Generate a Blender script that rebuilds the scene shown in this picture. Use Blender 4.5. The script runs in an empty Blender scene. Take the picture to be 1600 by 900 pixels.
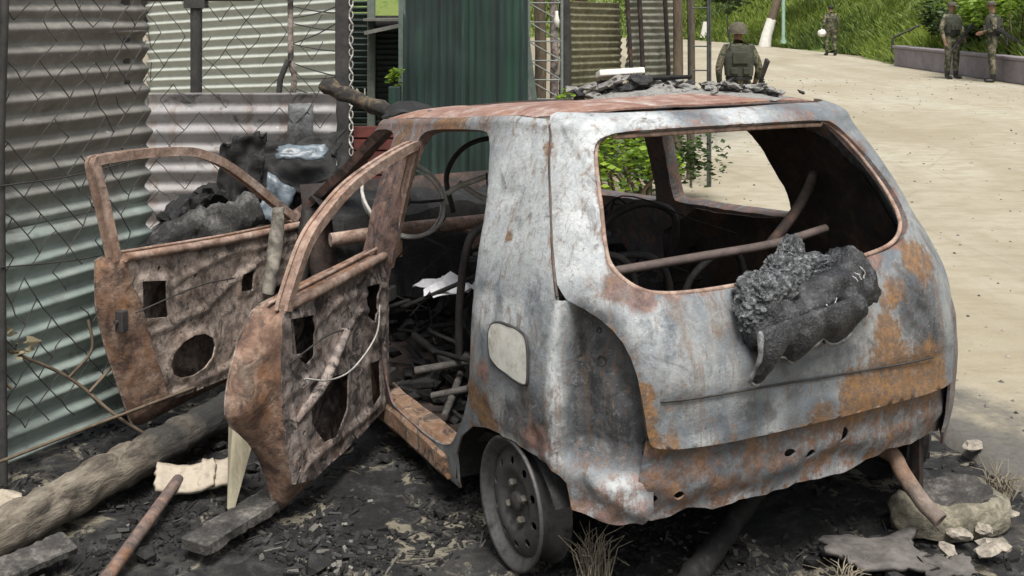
import bpy, bmesh, math, random
import numpy as np
from mathutils import Vector, Matrix, noise as mnoise
from mathutils.geometry import delaunay_2d_cdt

R = math.radians
PI = math.pi
rnd = random.Random(7)
sc = bpy.context.scene

# ------------------------------------------------------------------ camera, sky, sun, exposure
CAM_H = 1.55
cd = bpy.data.cameras.new('camera'); cam = bpy.data.objects.new('camera', cd)
sc.collection.objects.link(cam); sc.camera = cam
cam.location = (0, 0, CAM_H); cam.rotation_euler = (R(90), 0, 0)
cd.sensor_width = 36; cd.lens = 1720 / 1600 * 36; cd.shift_y = -435 / 1600
cd.clip_start = .05; cd.clip_end = 600
SUN_EL, SUN_AZ = 63, 172            # azimuth clockwise from +Y: high behind the camera
w = bpy.data.worlds.new('World'); sc.world = w; w.use_nodes = True
nt = w.node_tree; nt.nodes.clear()
sky = nt.nodes.new('ShaderNodeTexSky'); sky.sky_type = 'NISHITA'; sky.sun_disc = False
sky.sun_elevation = R(SUN_EL); sky.sun_rotation = R(SUN_AZ); sky.air_density = 1.6; sky.dust_density = 5.0; sky.ozone_density = 1.0
bg = nt.nodes.new('ShaderNodeBackground'); bg.inputs[1].default_value = .10
hs = nt.nodes.new('ShaderNodeHueSaturation'); hs.inputs['Saturation'].default_value = .35   # overcast: a whitened sky
wo = nt.nodes.new('ShaderNodeOutputWorld')
nt.links.new(sky.outputs[0], hs.inputs['Color']); nt.links.new(hs.outputs[0], bg.inputs[0]); nt.links.new(bg.outputs[0], wo.inputs[0])
sl = bpy.data.lights.new('sun', 'SUN'); so = bpy.data.objects.new('sun', sl); sc.collection.objects.link(so)
sl.energy = 2.7; sl.angle = R(22); sl.color = (1, .96, .9)
so.rotation_euler = Vector((-math.sin(R(SUN_AZ)) * math.cos(R(SUN_EL)), -math.cos(R(SUN_AZ)) * math.cos(R(SUN_EL)), -math.sin(R(SUN_EL)))).to_track_quat('-Z', 'Y').to_euler()
so.location = (0, 0, 12)
vs = sc.view_settings; vs.view_transform = 'Standard'; vs.look = 'None'; vs.gamma = 1; vs.use_curve_mapping = False
vs.exposure = .5
try:
    sc.cycles.max_bounces = 6; sc.cycles.use_denoising = True
except Exception: pass

# ------------------------------------------------------------------ helpers
def link(o, parent=None):
    sc.collection.objects.link(o)
    if parent is not None: o.parent = parent
    return o
def tag(o, label=None, cat=None, group=None, kind=None):
    if label: o['label'] = label
    if cat: o['category'] = cat
    if group: o['group'] = group
    if kind: o['kind'] = kind
    return o
def thing(name, label, cat, loc=(0, 0, 0), rz=0, group=None):
    o = bpy.data.objects.new(name, None); o.empty_display_size = .1
    o.location = loc; o.rotation_euler = (0, 0, rz)
    return tag(link(o), label, cat, group)
def nz(p, s=1., seed=0.):
    return mnoise.noise(Vector((p[0] * s + seed, p[1] * s - seed * 1.7, p[2] * s + seed * .3)))
def fbm(p, s=1., seed=0., o=4):
    return mnoise.fractal(Vector((p[0] * s + seed, p[1] * s - seed * 1.7, p[2] * s + seed * .3)), .9, 2.1, o)

class MB:
    def __init__(self): self.v = []; self.f = []; self.sm = []
    def add(self, vs, fs, smooth=False):
        b = len(self.v); self.v += [tuple(x) for x in vs]
        for f in fs: self.f.append([b + i for i in f]); self.sm.append(smooth)
        return self
    def box(self, c, s, M=None, taper=1.):
        h = [x / 2 for x in s]; P = []
        for z in (-1, 1):
            k = taper if z > 0 else 1
            for x, y in ((-1, -1), (1, -1), (1, 1), (-1, 1)):
                q = Vector((x * h[0] * k, y * h[1] * k, z * h[2]))
                if M is not None: q = M @ q
                P.append((q[0] + c[0], q[1] + c[1], q[2] + c[2]))
        return self.add(P, [(3, 2, 1, 0), (4, 5, 6, 7), (0, 1, 5, 4), (1, 2, 6, 5), (2, 3, 7, 6), (3, 0, 4, 7)])
    def tube(self, pts, r, n=8, cap=True, rough=0., seed=0., closed=False, smooth=True):
        pts = [Vector(p) for p in pts]; m = len(pts)
        rs = r if isinstance(r, (list, tuple)) else [r] * m
        up = None; V = []
        for i, p in enumerate(pts):
            if closed: t = pts[(i + 1) % m] - pts[i - 1]
            else: t = pts[min(i + 1, m - 1)] - pts[max(i - 1, 0)]
            t.normalize()
            if up is None:
                up = Vector((0, 0, 1)) if abs(t.z) < .9 else Vector((1, 0, 0))
            a = t.cross(up)
            if a.length < 1e-5: a = t.orthogonal()
            a.normalize(); b = a.cross(t).normalized(); up = b
            for k in range(n):
                an = 2 * PI * k / n
                d = a * math.cos(an) + b * math.sin(an)
                rr = rs[i] * (1 + (rough * (nz(p + d * rs[i], 9 / max(rs[i] * 8, .3), seed) + .5 * nz(p + d * rs[i], 30, seed + 3) + .3 * nz(p + d * rs[i], 70, seed + 5)) if rough else 0))
                V.append(p + d * rr)
        F = []
        for i in range(m if closed else m - 1):
            j = (i + 1) % m
            for k in range(n):
                l = (k + 1) % n
                F.append((i * n + k, i * n + l, j * n + l, j * n + k))
        self.add(V, F, smooth)
        if cap and not closed:
            b = len(self.v) - len(V)
            self.add([self.v[b + k] for k in range(n)], [tuple(range(n))])
            self.add([self.v[b + (m - 1) * n + k] for k in range(n)], [tuple(reversed(range(n)))])
        return self
    def lathe(self, prof, n=32, M=None, smooth=True):
        V = []; F = []
        for r, h in prof:
            for k in range(n):
                a = 2 * PI * k / n; q = Vector((r * math.cos(a), r * math.sin(a), h))
                V.append(M @ q if M is not None else q)
        for i in range(len(prof) - 1):
            for k in range(n):
                l = (k + 1) % n
                F.append((i * n + k, i * n + l, (i + 1) * n + l, (i + 1) * n + k))
        return self.add(V, F, smooth)
    def blob(self, c, r, seed=0., amp=.3, sub=2, sq=(1, 1, 1), fr=1.6, smooth=False):
        bm = bmesh.new(); bmesh.ops.create_icosphere(bm, subdivisions=sub, radius=1)
        V = []
        for v in bm.verts:
            d = v.co.normalized(); k = 1 + amp * fbm(d, fr, seed, 3)
            V.append((c[0] + d.x * r * k * sq[0], c[1] + d.y * r * k * sq[1], c[2] + d.z * r * k * sq[2]))
        F = [[v.index for v in f.verts] for f in bm.faces]; bm.free()
        return self.add(V, F, smooth)
    def build(self, name, m, parent=None, kind=None, label=None):
        me = bpy.data.meshes.new(name); me.from_pydata(self.v, [], self.f); me.update()
        if any(self.sm): me.polygons.foreach_set('use_smooth', self.sm)
        for mm in (m if isinstance(m, (list, tuple)) else [m]): me.materials.append(mm)
        o = link(bpy.data.objects.new(name, me), parent)
        tag(o, label=label, kind=kind)
        return o
def bevel(o, wd=.005, seg=2):
    b = o.modifiers.new('bevel', 'BEVEL'); b.width = wd; b.segments = seg; b.limit_method = 'ANGLE'; return o
def lerp(a, b, t): return [x + (y - x) * t for x, y in zip(a, b)]
def chaikin(p, it=2, closed=True):
    p = [tuple(q) for q in p]
    for _ in range(it):
        q = []; n = len(p)
        for i in range(n if closed else n - 1):
            a = p[i]; b = p[(i + 1) % n]
            q.append(tuple(x * .75 + y * .25 for x, y in zip(a, b))); q.append(tuple(x * .25 + y * .75 for x, y in zip(a, b)))
        p = q if closed else [p[0]] + q + [p[-1]]
    return p
def resample(p, step, closed=True):
    out = []; n = len(p)
    for i in range(n if closed else n - 1):
        a = p[i]; b = p[(i + 1) % n]
        d = math.dist(a, b); k = max(1, int(round(d / step)))
        for j in range(k): out.append(tuple(x + (y - x) * j / k for x, y in zip(a, b)))
    if not closed: out.append(tuple(p[-1]))
    return out
def spline(p, n=8):
    """Catmull-Rom through points"""
    P = [np.array(q, float) for q in p]; P = [2 * P[0] - P[1]] + P + [2 * P[-1] - P[-2]]
    out = []
    for i in range(1, len(P) - 2):
        for k in range(n):
            t = k / n; a, b, c, d = P[i - 1:i + 3]
            out.append(tuple(.5 * (2 * b + (c - a) * t + (2 * a - 5 * b + 4 * c - d) * t * t + (3 * b - a - 3 * c + d) * t ** 3)))
    out.append(tuple(P[-2])); return out
def pip(pts, poly):
    x = pts[:, 0]; y = pts[:, 1]; c = np.zeros(len(pts), bool); n = len(poly); j = n - 1
    for i in range(n):
        xi, yi = poly[i]; xj, yj = poly[j]
        if yi != yj:
            c ^= ((yi > y) != (yj > y)) & (x < (xj - xi) * (y - yi) / (yj - yi) + xi)
        j = i
    return c
def tri2d(outer, holes, step):
    loops = [resample(outer, step)] + [resample(h, step) for h in holes]
    V = []; E = []
    for L in loops:
        b = len(V); V += L; n = len(L); E += [(b + i, b + (i + 1) % n) for i in range(n)]
    B = np.array(V)
    lo = B.min(0); hi = B.max(0)
    gx = np.arange(lo[0] + step * .5, hi[0], step); gy = np.arange(lo[1] + step * .5, hi[1], step * .9)
    G = np.array([(x + (step * .5 if j % 2 else 0), y) for j, y in enumerate(gy) for x in gx])
    if len(G):
        k = pip(G, loops[0])
        for h in loops[1:]: k &= ~pip(G, h)
        G = G[k]
    if len(G):
        keep = np.ones(len(G), bool)
        for b in B:
            keep &= ((G - b) ** 2).sum(1) > (step * .45) ** 2
        G = G[keep]
        V = V + [tuple(g) for g in G]
    vo, eo, fo, _, _, _ = delaunay_2d_cdt([Vector(v) for v in V], E, [], 0, 1e-7)
    P = np.array([(v.x, v.y) for v in vo]); T = np.array([f for f in fo if len(f) == 3])
    C = P[T].mean(1)
    k = pip(C, loops[0])
    for h in loops[1:]: k &= ~pip(C, h)
    return P, T[k]
def shell(P, T, thick, name, m, parent, disp=None, flip=False, weights=None, label=None, sm=True):
    """thick sheet from mapped points; thick and disp are floats or functions of a point"""
    if flip: T = T[:, ::-1]
    def normals(P):
        n = np.zeros_like(P); a = np.cross(P[T[:, 1]] - P[T[:, 0]], P[T[:, 2]] - P[T[:, 0]])
        for k in range(3): np.add.at(n, T[:, k], a)
        return n / np.maximum(np.linalg.norm(n, axis=1), 1e-9)[:, None]
    Nn = normals(P); P0 = P
    if disp is not None:
        P = P + Nn * np.array([disp(p) for p in P])[:, None]; Nn = normals(P)
    th = np.array([thick(p) for p in P0]) if callable(thick) else np.full(len(P), thick)
    Q = P - Nn * th[:, None]
    n = len(P); V = np.concatenate([P, Q]).tolist()
    F = T.tolist() + (T[:, ::-1] + n).tolist(); S = [sm] * len(F)
    ed = {}
    for t in T:
        for a, b in ((t[0], t[1]), (t[1], t[2]), (t[2], t[0])): ed[(a, b)] = 1
    src = list(range(n)) * 2
    for (a, b) in ed:
        if (b, a) not in ed:
            i = len(V); V += [V[a], V[b], V[b + n], V[a + n]]; F.append([i + 1, i, i + 3, i + 2]); S.append(False); src += [a, b, b, a]
    me = bpy.data.meshes.new(name); me.from_pydata(V, [], F); me.update(); me.polygons.foreach_set('use_smooth', S)
    me.materials.append(m)
    if weights is not None:
        W = weights(P0)
        at = me.attributes.new('wear_shade', 'FLOAT_COLOR', 'POINT')
        at.data.foreach_set('color', np.ascontiguousarray(W[np.array(src)], dtype=np.float32).ravel())
    o = link(bpy.data.objects.new(name, me), parent); tag(o, label=label); return o

# ------------------------------------------------------------------ materials
class NT:
    def __init__(self, name):
        self.m = bpy.data.materials.new(name); self.m.use_nodes = True; self.t = self.m.node_tree; self.n = self.t.nodes
        self.b = self.n['Principled BSDF']; self.b.inputs['Roughness'].default_value = .8
        self.co = self.n.new('ShaderNodeTexCoord'); self.geo = None
    def L(self, a, b): self.t.links.new(a, b)
    def vec(self, scale=(1, 1, 1), world=False, rot=(0, 0, 0)):
        mp = self.n.new('ShaderNodeMapping'); mp.inputs['Scale'].default_value = scale; mp.inputs['Rotation'].default_value = rot
        if world:
            if self.geo is None: self.geo = self.n.new('ShaderNodeNewGeometry')
            self.L(self.geo.outputs['Position'], mp.inputs[0])
        else: self.L(self.co.outputs['Object'], mp.inputs[0])
        return mp.outputs[0]
    def noise(self, scale, detail=5, rough=.6, v=None, dist=0.):
        x = self.n.new('ShaderNodeTexNoise'); x.inputs['Scale'].default_value = scale; x.inputs['Detail'].default_value = detail
        x.inputs['Roughness'].default_value = rough; x.inputs['Distortion'].default_value = dist
        self.L(v if v is not None else self.vec(), x.inputs['Vector']); return x.outputs['Fac']
    def vor(self, scale, v=None, feat='F1', out='Distance'):
        x = self.n.new('ShaderNodeTexVoronoi'); x.feature = feat; x.inputs['Scale'].default_value = scale
        self.L(v if v is not None else self.vec(), x.inputs['Vector']); return x.outputs[out]
    def ramp(self, f, stops):
        x = self.n.new('ShaderNodeValToRGB'); e = x.color_ramp.elements
        while len(e) < len(stops): e.new(.5)
        for el, (p, c) in zip(e, stops):
            el.position = p; el.color = (*c, 1) if len(c) == 3 else c
        self.L(f, x.inputs[0]); return x.outputs[0]
    def math(self, op, a, b=None, c=None):
        x = self.n.new('ShaderNodeMath'); x.operation = op
        for i, s in enumerate((a, b, c)):
            if s is None: continue
            if isinstance(s, (int, float)): x.inputs[i].default_value = s
            else: self.L(s, x.inputs[i])
        return x.outputs[0]
    def step(self, f, a, b):
        x = self.n.new('ShaderNodeMapRange'); x.interpolation_type = 'SMOOTHSTEP'
        x.inputs[1].default_value = a; x.inputs[2].default_value = b; self.L(f, x.inputs[0]); return x.outputs[0]
    def mix(self, f, a, b, mode='MIX'):
        x = self.n.new('ShaderNodeMix'); x.data_type = 'RGBA'; x.blend_type = mode
        for s, i in ((f, 0), (a, 6), (b, 7)):
            if isinstance(s, (int, float)): x.inputs[i].default_value = s
            elif isinstance(s, tuple): x.inputs[i].default_value = (*s, 1)
            else: self.L(s, x.inputs[i])
        return x.outputs[2]
    def attr(self, name):
        x = self.n.new('ShaderNodeAttribute'); x.attribute_name = name
        s = self.n.new('ShaderNodeSeparateColor'); self.L(x.outputs['Color'], s.inputs[0])
        return s.outputs[0], s.outputs[1], s.outputs[2], x.outputs['Alpha']
    def bump(self, h, strength=.3, dist=.01):
        x = self.n.new('ShaderNodeBump'); x.inputs['Strength'].default_value = strength; x.inputs['Distance'].default_value = dist
        self.L(h, x.inputs['Height']); self.L(x.outputs[0], self.b.inputs['Normal']); return x
    def done(self, col, rough=None, metal=None):
        if isinstance(col, tuple): self.b.inputs['Base Color'].default_value = (*col, 1)
        else: self.L(col, self.b.inputs['Base Color'])
        if rough is not None:
            if isinstance(rough, (int, float)): self.b.inputs['Roughness'].default_value = rough
            else: self.L(rough, self.b.inputs['Roughness'])
        if metal is not None: self.b.inputs['Metallic'].default_value = metal
        return self.m

def m_burnt():
    t = NT('burnt_paint_metal')
    n1 = t.noise(4, 8, .6, dist=.8); n2 = t.noise(17, 10, .72, dist=.4); n3 = t.noise(130, 4, .65); st = t.noise(1, 7, .68, t.vec((30, 30, 3.2)))
    nf = t.noise(52, 8, .75)
    base = t.ramp(n1, [(.28, (.06, .073, .09)), (.41, (.125, .145, .165)), (.53, (.20, .217, .23)), (.64, (.28, .29, .29)), (.76, (.17, .15, .128))])
    base = t.mix(t.math('MULTIPLY', t.step(n2, .42, .66), .55), base, (.15, .172, .195))
    r, g, b, a = t.attr('wear_shade')
    nn = t.math('ADD', t.math('MULTIPLY', n2, .7), t.math('MULTIPLY', nf, .45))
    nn = t.math('ADD', nn, t.math('MULTIPLY', st, .35)); nn = t.math('SUBTRACT', nn, .75)
    def mask(ch, k=1.7, lo=.22, hi=.78): return t.step(t.math('ADD', ch, t.math('MULTIPLY', nn, k)), lo, hi)
    col = t.mix(mask(a, 1.6, .12, .8), base, t.mix(t.step(n2, .35, .65), (.60, .625, .635), (.37, .40, .415)))
    col = t.mix(t.math('MULTIPLY', mask(g, 1.7, .12, .7), .93), col, t.mix(t.step(n2, .36, .68), (.014, .015, .018), (.105, .11, .12)))
    col = t.mix(t.math('MULTIPLY', mask(b, 2.0, .3, .7), .9), col, t.mix(t.step(n2, .36, .66), (.075, .036, .028), (.27, .165, .135)))
    col = t.mix(t.math('MULTIPLY', mask(r, 2.1, .33, .7), .9), col, t.mix(t.step(nf, .38, .62), (.255, .125, .035), (.11, .068, .045)))
    # crisp scorch islands, then rain streaks, pits and flakes with shapes of their own
    col = t.mix(t.math('MULTIPLY', t.step(st, .52, .68), .6), col, (.17, .115, .075))
    col = t.mix(t.math('MULTIPLY', t.step(t.noise(7, 9, .7, dist=1.5), .54, .66), .6), col, (.075, .072, .075))
    isl = t.step(t.noise(12, 12, .78, dist=2.2), .555, .575)
    col = t.mix(t.math('MULTIPLY', isl, .3), col, t.mix(nf, (.26, .27, .275), (.10, .1, .1)))
    isl2 = t.step(t.noise(15, 12, .78, t.vec((1.3, 1.3, .6)), 2.), .575, .59)
    col = t.mix(t.math('MULTIPLY', isl2, .55), col, t.mix(nf, (.24, .125, .055), (.10, .06, .045)))
    pit = t.step(t.noise(60, 6, .75), .6, .7)
    col = t.mix(t.math('MULTIPLY', pit, .65), col, (.05, .043, .04))
    fl = t.step(t.noise(34, 7, .75, dist=1.4), .58, .64)
    col = t.mix(t.math('MULTIPLY', fl, .25), col, (.42, .43, .42))
    h = t.math('ADD', n3, t.math('MULTIPLY', nf, 2.)); t.bump(h, .45, .004)
    return t.done(col, t.ramp(n2, [(.3, (.5,) * 3), (.7, (.85,) * 3)]))
def m_rust(name, stops, soot=.5, orange=.5, seed=0.):
    t = NT(name); v = t.vec()
    n1 = t.noise(7 + seed, 7, .65, dist=.8); n2 = t.noise(30, 6, .7); n3 = t.noise(140, 3, .6)
    st = t.noise(1, 4, .6, t.vec((40, 40, 5)))
    col = t.ramp(n1, stops)
    col = t.mix(t.math('MULTIPLY', t.step(n2, .4, .62), .6), col, stops[0][1])
    col = t.mix(t.math('MULTIPLY', t.step(t.noise(4, 5, .6), .52, .7), orange), col, (.33, .14, .04))
    col = t.mix(t.math('MULTIPLY', t.step(t.noise(11, 9, .74, dist=1.2), .49, .60), soot), col, (.022, .02, .02))
    col = t.mix(t.math('MULTIPLY', t.step(st, .6, .78), .4), col, stops[-1][1])
    t.bump(t.math('ADD', n3, t.math('MULTIPLY', n2, 2)), .5, .004)
    return t.done(col, .85)
def m_noise(name, c1, c2, scale=8, rough=.85, bump=.4, bd=.006, c3=None, stretch=(1, 1, 1), metal=0., det=6, world=False):
    t = NT(name); v = t.vec(stretch, world=world)
    n = t.noise(scale, det, .65, v); n2 = t.noise(scale * 5, 4, .65, v)
    k = t.math('ADD', t.math('MULTIPLY', n, .65), t.math('MULTIPLY', n2, .35))
    st = [(.36, c1), (.62, c2)] if c3 is None else [(.33, c1), (.5, c2), (.66, c3)]
    col = t.ramp(k, st); t.bump(k, bump, bd)
    return t.done(col, rough, metal)

M_BURNT = m_burnt()
M_DOOR = m_rust('door_rust', [(.3, (.022, .018, .017)), (.42, (.16, .128, .115)), (.56, (.38, .325, .295)), (.72, (.23, .155, .125))], .95, .15)
M_DOOR2 = m_rust('door_rust_pale', [(.3, (.06, .045, .038)), (.42, (.26, .205, .172)), (.56, (.44, .365, .315)), (.72, (.30, .215, .165))], .7, .1, .5)
M_FRAME = m_rust('frame_rust', [(.3, (.14, .085, .065)), (.48, (.36, .25, .195)), (.7, (.5, .4, .34))], .3, .3, .7)
M_ROOF = m_rust('roof_rust', [(.3, (.18, .09, .07)), (.5, (.31, .19, .15)), (.7, (.45, .40, .37))], .12, .3, 1.3)
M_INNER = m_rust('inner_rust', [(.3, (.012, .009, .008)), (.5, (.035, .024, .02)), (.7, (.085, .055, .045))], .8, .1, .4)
M_DARKPOST = m_rust('pillar_rust', [(.3, (.06, .045, .04)), (.5, (.12, .09, .08)), (.7, (.2, .16, .14))], .4, .1, .9)
M_CHAR = m_noise('char', (.003, .003, .003), (.008, .008, .008), 14, .75, .8, .01, (.03, .03, .031))
M_SOOT = m_noise('soot_metal', (.015, .014, .014), (.055, .05, .048), 9, .7, .4, .004)
M_TUBE = m_noise('pale_tube', (.24, .23, .215), (.58, .56, .52), 9, .55, .3, .002)
M_RIM = m_noise('rim_steel', (.010, .010, .010), (.085, .083, .082), 11, .55, .7, .004, (.035, .032, .03), metal=.35, det=9)
M_BOLT = m_noise('bolt', (.05, .045, .04), (.17, .155, .13), 40, .6)

# ------------------------------------------------------------------ the burnt car
CAR_O = (.650, 3.382); CAR_A = R(28.3)
car = thing('burnt_car', 'burnt-out grey and rusty hatchback with two open doors and no glass', 'car', (CAR_O[0], CAR_O[1], 0), R(90) + CAR_A)
def c2w(x, y, z):
    return Vector((CAR_O[0] - math.sin(CAR_A) * x - math.cos(CAR_A) * y, CAR_O[1] + math.cos(CAR_A) * x - math.sin(CAR_A) * y, z))
_Z = [0, .06, .12, .25, .35, .5, .62, .75, .85, 1.0, 1.1, 1.2]
_XR = [-.30, -.33, -.36, -.40, -.42, -.435, -.43, -.40, -.345, -.25, -.175, -.08]
_BB = [.66, .69, .70, .72, .732, .738, .735, .72, .695, .645, .615, .575]
_XF = [2.75, 2.8, 2.85, 2.92, 2.95, 2.93, 2.86, 2.45, 2.26, 1.98, 1.82, 1.65]
_zz = np.linspace(-.1, 1.3, 281)
def _smooth(t):
    y = np.interp(_zz, _Z, t); k = np.ones(11) / 11; y2 = np.convolve(np.pad(y, 10, 'edge'), np.convolve(k, k), 'valid')
    return y2[:281]
_xr, _bb, _xf = _smooth(_XR), _smooth(_BB), _smooth(_XF)
fxr = lambda z: np.interp(z, _zz, _xr); fbb = lambda z: np.interp(z, _zz, _bb); fxf = lambda z: np.interp(z, _zz, _xf)
CX, NE, ZE, HR = .75, 6., 1.2, .075
_psi = np.linspace(-PI, PI, 4001)
_r = 1 / (np.abs(np.cos(_psi)) ** NE + np.abs(np.sin(_psi)) ** NE) ** (1 / NE)
_xi = -np.cos(_psi) * _r; _eta = np.sin(_psi) * _r
_rx = np.where(_xi < 0, _xi * 1.18, _xi * 2.2); _ry = _eta * .735
_s = np.concatenate([[0], np.cumsum(np.hypot(np.diff(_rx), np.diff(_ry)))]); _s -= np.interp(0, _psi, _s)
def sag(P):
    P = np.array(P, float)
    P[:, 2] -= .09 * np.maximum(0, P[:, 0] - .3) * np.clip((P[:, 2] - .1), 0, 1.1)
    return P
def body_map(Q):
    """(s, z) on the wrapped body skin -> car coordinates; z above ZE runs onto the roof dome"""
    Q = np.asarray(Q); s = Q[:, 0]; z = Q[:, 1]
    xi = np.interp(s, _s, _xi); eta = np.interp(s, _s, _eta)
    zc = np.minimum(z, ZE); wv = np.maximum(z - ZE, 0)
    rho = np.where(wv < .06, 1 - (wv / .06) ** 2 * .03, .97 - (wv - .06))
    a = np.where(xi < 0, CX - fxr(zc), fxf(zc) - CX)
    Z = np.where(z > ZE, ZE + HR * np.sqrt(np.maximum(0, 1 - rho ** 4)), z)
    return np.stack([CX + xi * a * rho, eta * fbb(zc) * rho, Z], 1)
def SL(x, z, side=1):
    a = (CX - fxr(min(z, ZE))) if x < CX else (fxf(min(z, ZE)) - CX)
    xi = max(-.9999, min(.9999, (x - CX) / a)); eta = (1 - abs(xi) ** NE) ** (1 / NE)
    return (float(side * np.interp(math.atan2(eta, -xi), _psi, _s)), z)
def SH(y, z):
    eta = max(-.9999, min(.9999, y / fbb(min(z, ZE)))); xi = -(1 - abs(eta) ** NE) ** (1 / NE)
    return (float(np.interp(math.atan2(eta, -xi), _psi, _s)), z)
def SX(xi, z, side=1):
    eta = (1 - abs(xi) ** NE) ** (1 / NE)
    return (float(side * np.interp(math.atan2(eta, -xi), _psi, _s)), z)
BLOBS=[
(-0.433, -0.268, 0.486, 0.115, 'R', 1),(-0.429, -0.402, 0.51, 0.085, 'R', 1),(-0.432, -0.12, 0.465, 0.092, 'R', 1),(-0.429, 0.02, 0.445, 0.06, 'R', 0.8),
(-0.361, -0.432, 0.803, 0.066, 'R', 1),(-0.403, -0.275, 0.733, 0.059, 'R', 0.7),(-0.426, -0.237, 0.634, 0.063, 'R', 0.8),(-0.432, -0.181, 0.572, 0.062, 'R', 0.6),
(-0.422, -0.437, 0.456, 0.065, 'R', 1),(-0.387, 0.566, 0.583, 0.03, 'R', 1),(-0.39, 0.564, 0.527, 0.033, 'R', 1),(-0.39, 0.56, 0.47, 0.033, 'R', 1),
(-0.407, 0.507, 0.442, 0.047, 'R', 0.7),(-0.42, 0.406, 0.407, 0.047, 'R', 0.5),(-0.425, 0.241, 0.406, 0.039, 'R', 0.6),(-0.248, 0.685, 0.485, 0.076, 'R', 0.6),
(-0.253, 0.678, 0.42, 0.066, 'B', 1),(-0.323, 0.635, 0.404, 0.075, 'B', 0.6),(-0.298, 0.658, 0.448, 0.056, 'R', 0.8),(-0.208, 0.699, 0.508, 0.038, 'R', 0.5),
(-0.335, 0.605, 0.305, 0.066, 'W', 0.9),(-0.275, 0.643, 0.256, 0.057, 'W', 0.7),(-0.364, 0.595, 0.419, 0.056, 'G', 0.5),(0.188, 0.732, 0.387, 0.06, 'R', 1),
(0.248, 0.733, 0.406, 0.048, 'R', 1),(0.132, 0.73, 0.359, 0.042, 'R', 0.9),(0.081, 0.573, 1.152, 0.026, 'R', 0.8),(0.034, 0.617, 1.033, 0.017, 'R', 0.5),
(-0.066, 0.663, 0.876, 0.016, 'R', 0.4),(0.135, 0.676, 0.894, 0.026, 'R', 0.8),(0.757, 0.58, 1.188, 0.151, 'R', 0.8),(0.473, 0.577, 1.195, 0.071, 'R', 0.6),
(1.13, 0.615, 1.099, 0.109, 'R', 0.6),(0.196, 0.568, 1.197, 0.035, 'R', 0.5),(0.101, 0.705, 0.793, 0.063, 'R', 0.3),(-0.282, 0.589, 0.825, 0.042, 'B', 0.9),
(-0.328, 0.54, 0.806, 0.042, 'B', 1),(-0.351, 0.455, 0.814, 0.031, 'B', 0.7),(-0.354, -0.25, 0.833, 0.053, 'B', 0.7),(-0.327, -0.384, 0.87, 0.044, 'B', 0.7),
(-0.079, 0.138, 1.205, 0.087, 'B', 0.4),(-0.075, -0.241, 1.211, 0.069, 'B', 0.6),(-0.236, -0.455, 0.988, 0.045, 'B', 0.7),(-0.141, -0.418, 1.118, 0.046, 'B', 0.7),
(-0.411, -0.369, 0.686, 0.085, 'G', 0.9),(-0.425, -0.407, 0.61, 0.075, 'G', 0.8),(-0.393, -0.364, 0.757, 0.064, 'G', 0.6),(-0.409, 0.093, 0.71, 0.119, 'G', 0.5),
(-0.423, -0.105, 0.652, 0.102, 'G', 0.35),(-0.412, 0.251, 0.698, 0.097, 'G', 0.4),(-0.434, 0.271, 0.498, 0.058, 'G', 0.5),(-0.434, 0.206, 0.496, 0.039, 'G', 0.5),
(-0.416, 0.484, 0.57, 0.084, 'G', 0.35),(-0.431, -0.025, 0.595, 0.081, 'G', 0.3),(-0.431, 0.374, 0.507, 0.094, 'G', 0.3),(-0.076, 0.72, 0.444, 0.08, 'G', 0.9),
(0.02, 0.728, 0.422, 0.051, 'G', 0.8),(-0.101, 0.715, 0.391, 0.059, 'B', 0.8),(-0.184, 0.704, 0.535, 0.039, 'W', 0.8),(-0.193, 0.699, 0.436, 0.039, 'W', 0.8),
(0.179, 0.736, 0.502, 0.047, 'B', 0.7),(0.125, 0.65, 0.967, 0.064, 'G', 0.3),(0.029, 0.682, 0.86, 0.062, 'G', 0.25),(0.032, 0.721, 0.685, 0.082, 'W', 0.8),
(0.232, 0.635, 1.025, 0.11, 'W', 1),(-0.103, 0.595, 0.999, 0.101, 'W', 0.9),(-0.14, 0.638, 0.888, 0.099, 'W', 0.8),(-0.027, 0.484, 1.195, 0.084, 'W', 0.8),
(-0.062, 0.332, 1.218, 0.106, 'W', 0.7),(-0.047, -0.01, 1.229, 0.112, 'W', 0.6),(-0.35, 0.556, 0.758, 0.113, 'W', 0.5),(-0.402, 0.473, 0.678, 0.112, 'W', 0.4),
(-0.269, 0.62, 0.796, 0.057, 'W', 0.6),(-0.429, 0.351, 0.585, 0.114, 'W', 0.4),(0.18, 0.726, 0.686, 0.064, 'W', 0.8),(0.191, 0.592, 1.141, 0.066, 'W', 0.8),
(-0.422, 0.407, 0.428, 0.057, 'W', 0.5),(-0.427, 0.199, 0.424, 0.058, 'W', 0.5),(-0.279, 0.646, 0.719, 0.076, 'G', 0.9),(-0.321, 0.634, 0.647, 0.075, 'G', 0.9),
(-0.275, 0.662, 0.655, 0.057, 'G', 0.9),(-0.341, 0.627, 0.571, 0.074, 'G', 0.9),(-0.299, 0.659, 0.563, 0.075, 'G', 0.9),(-0.36, 0.611, 0.509, 0.046, 'G', 0.9),
(-0.241, 0.661, 0.745, 0.048, 'G', 0.9),]

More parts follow.
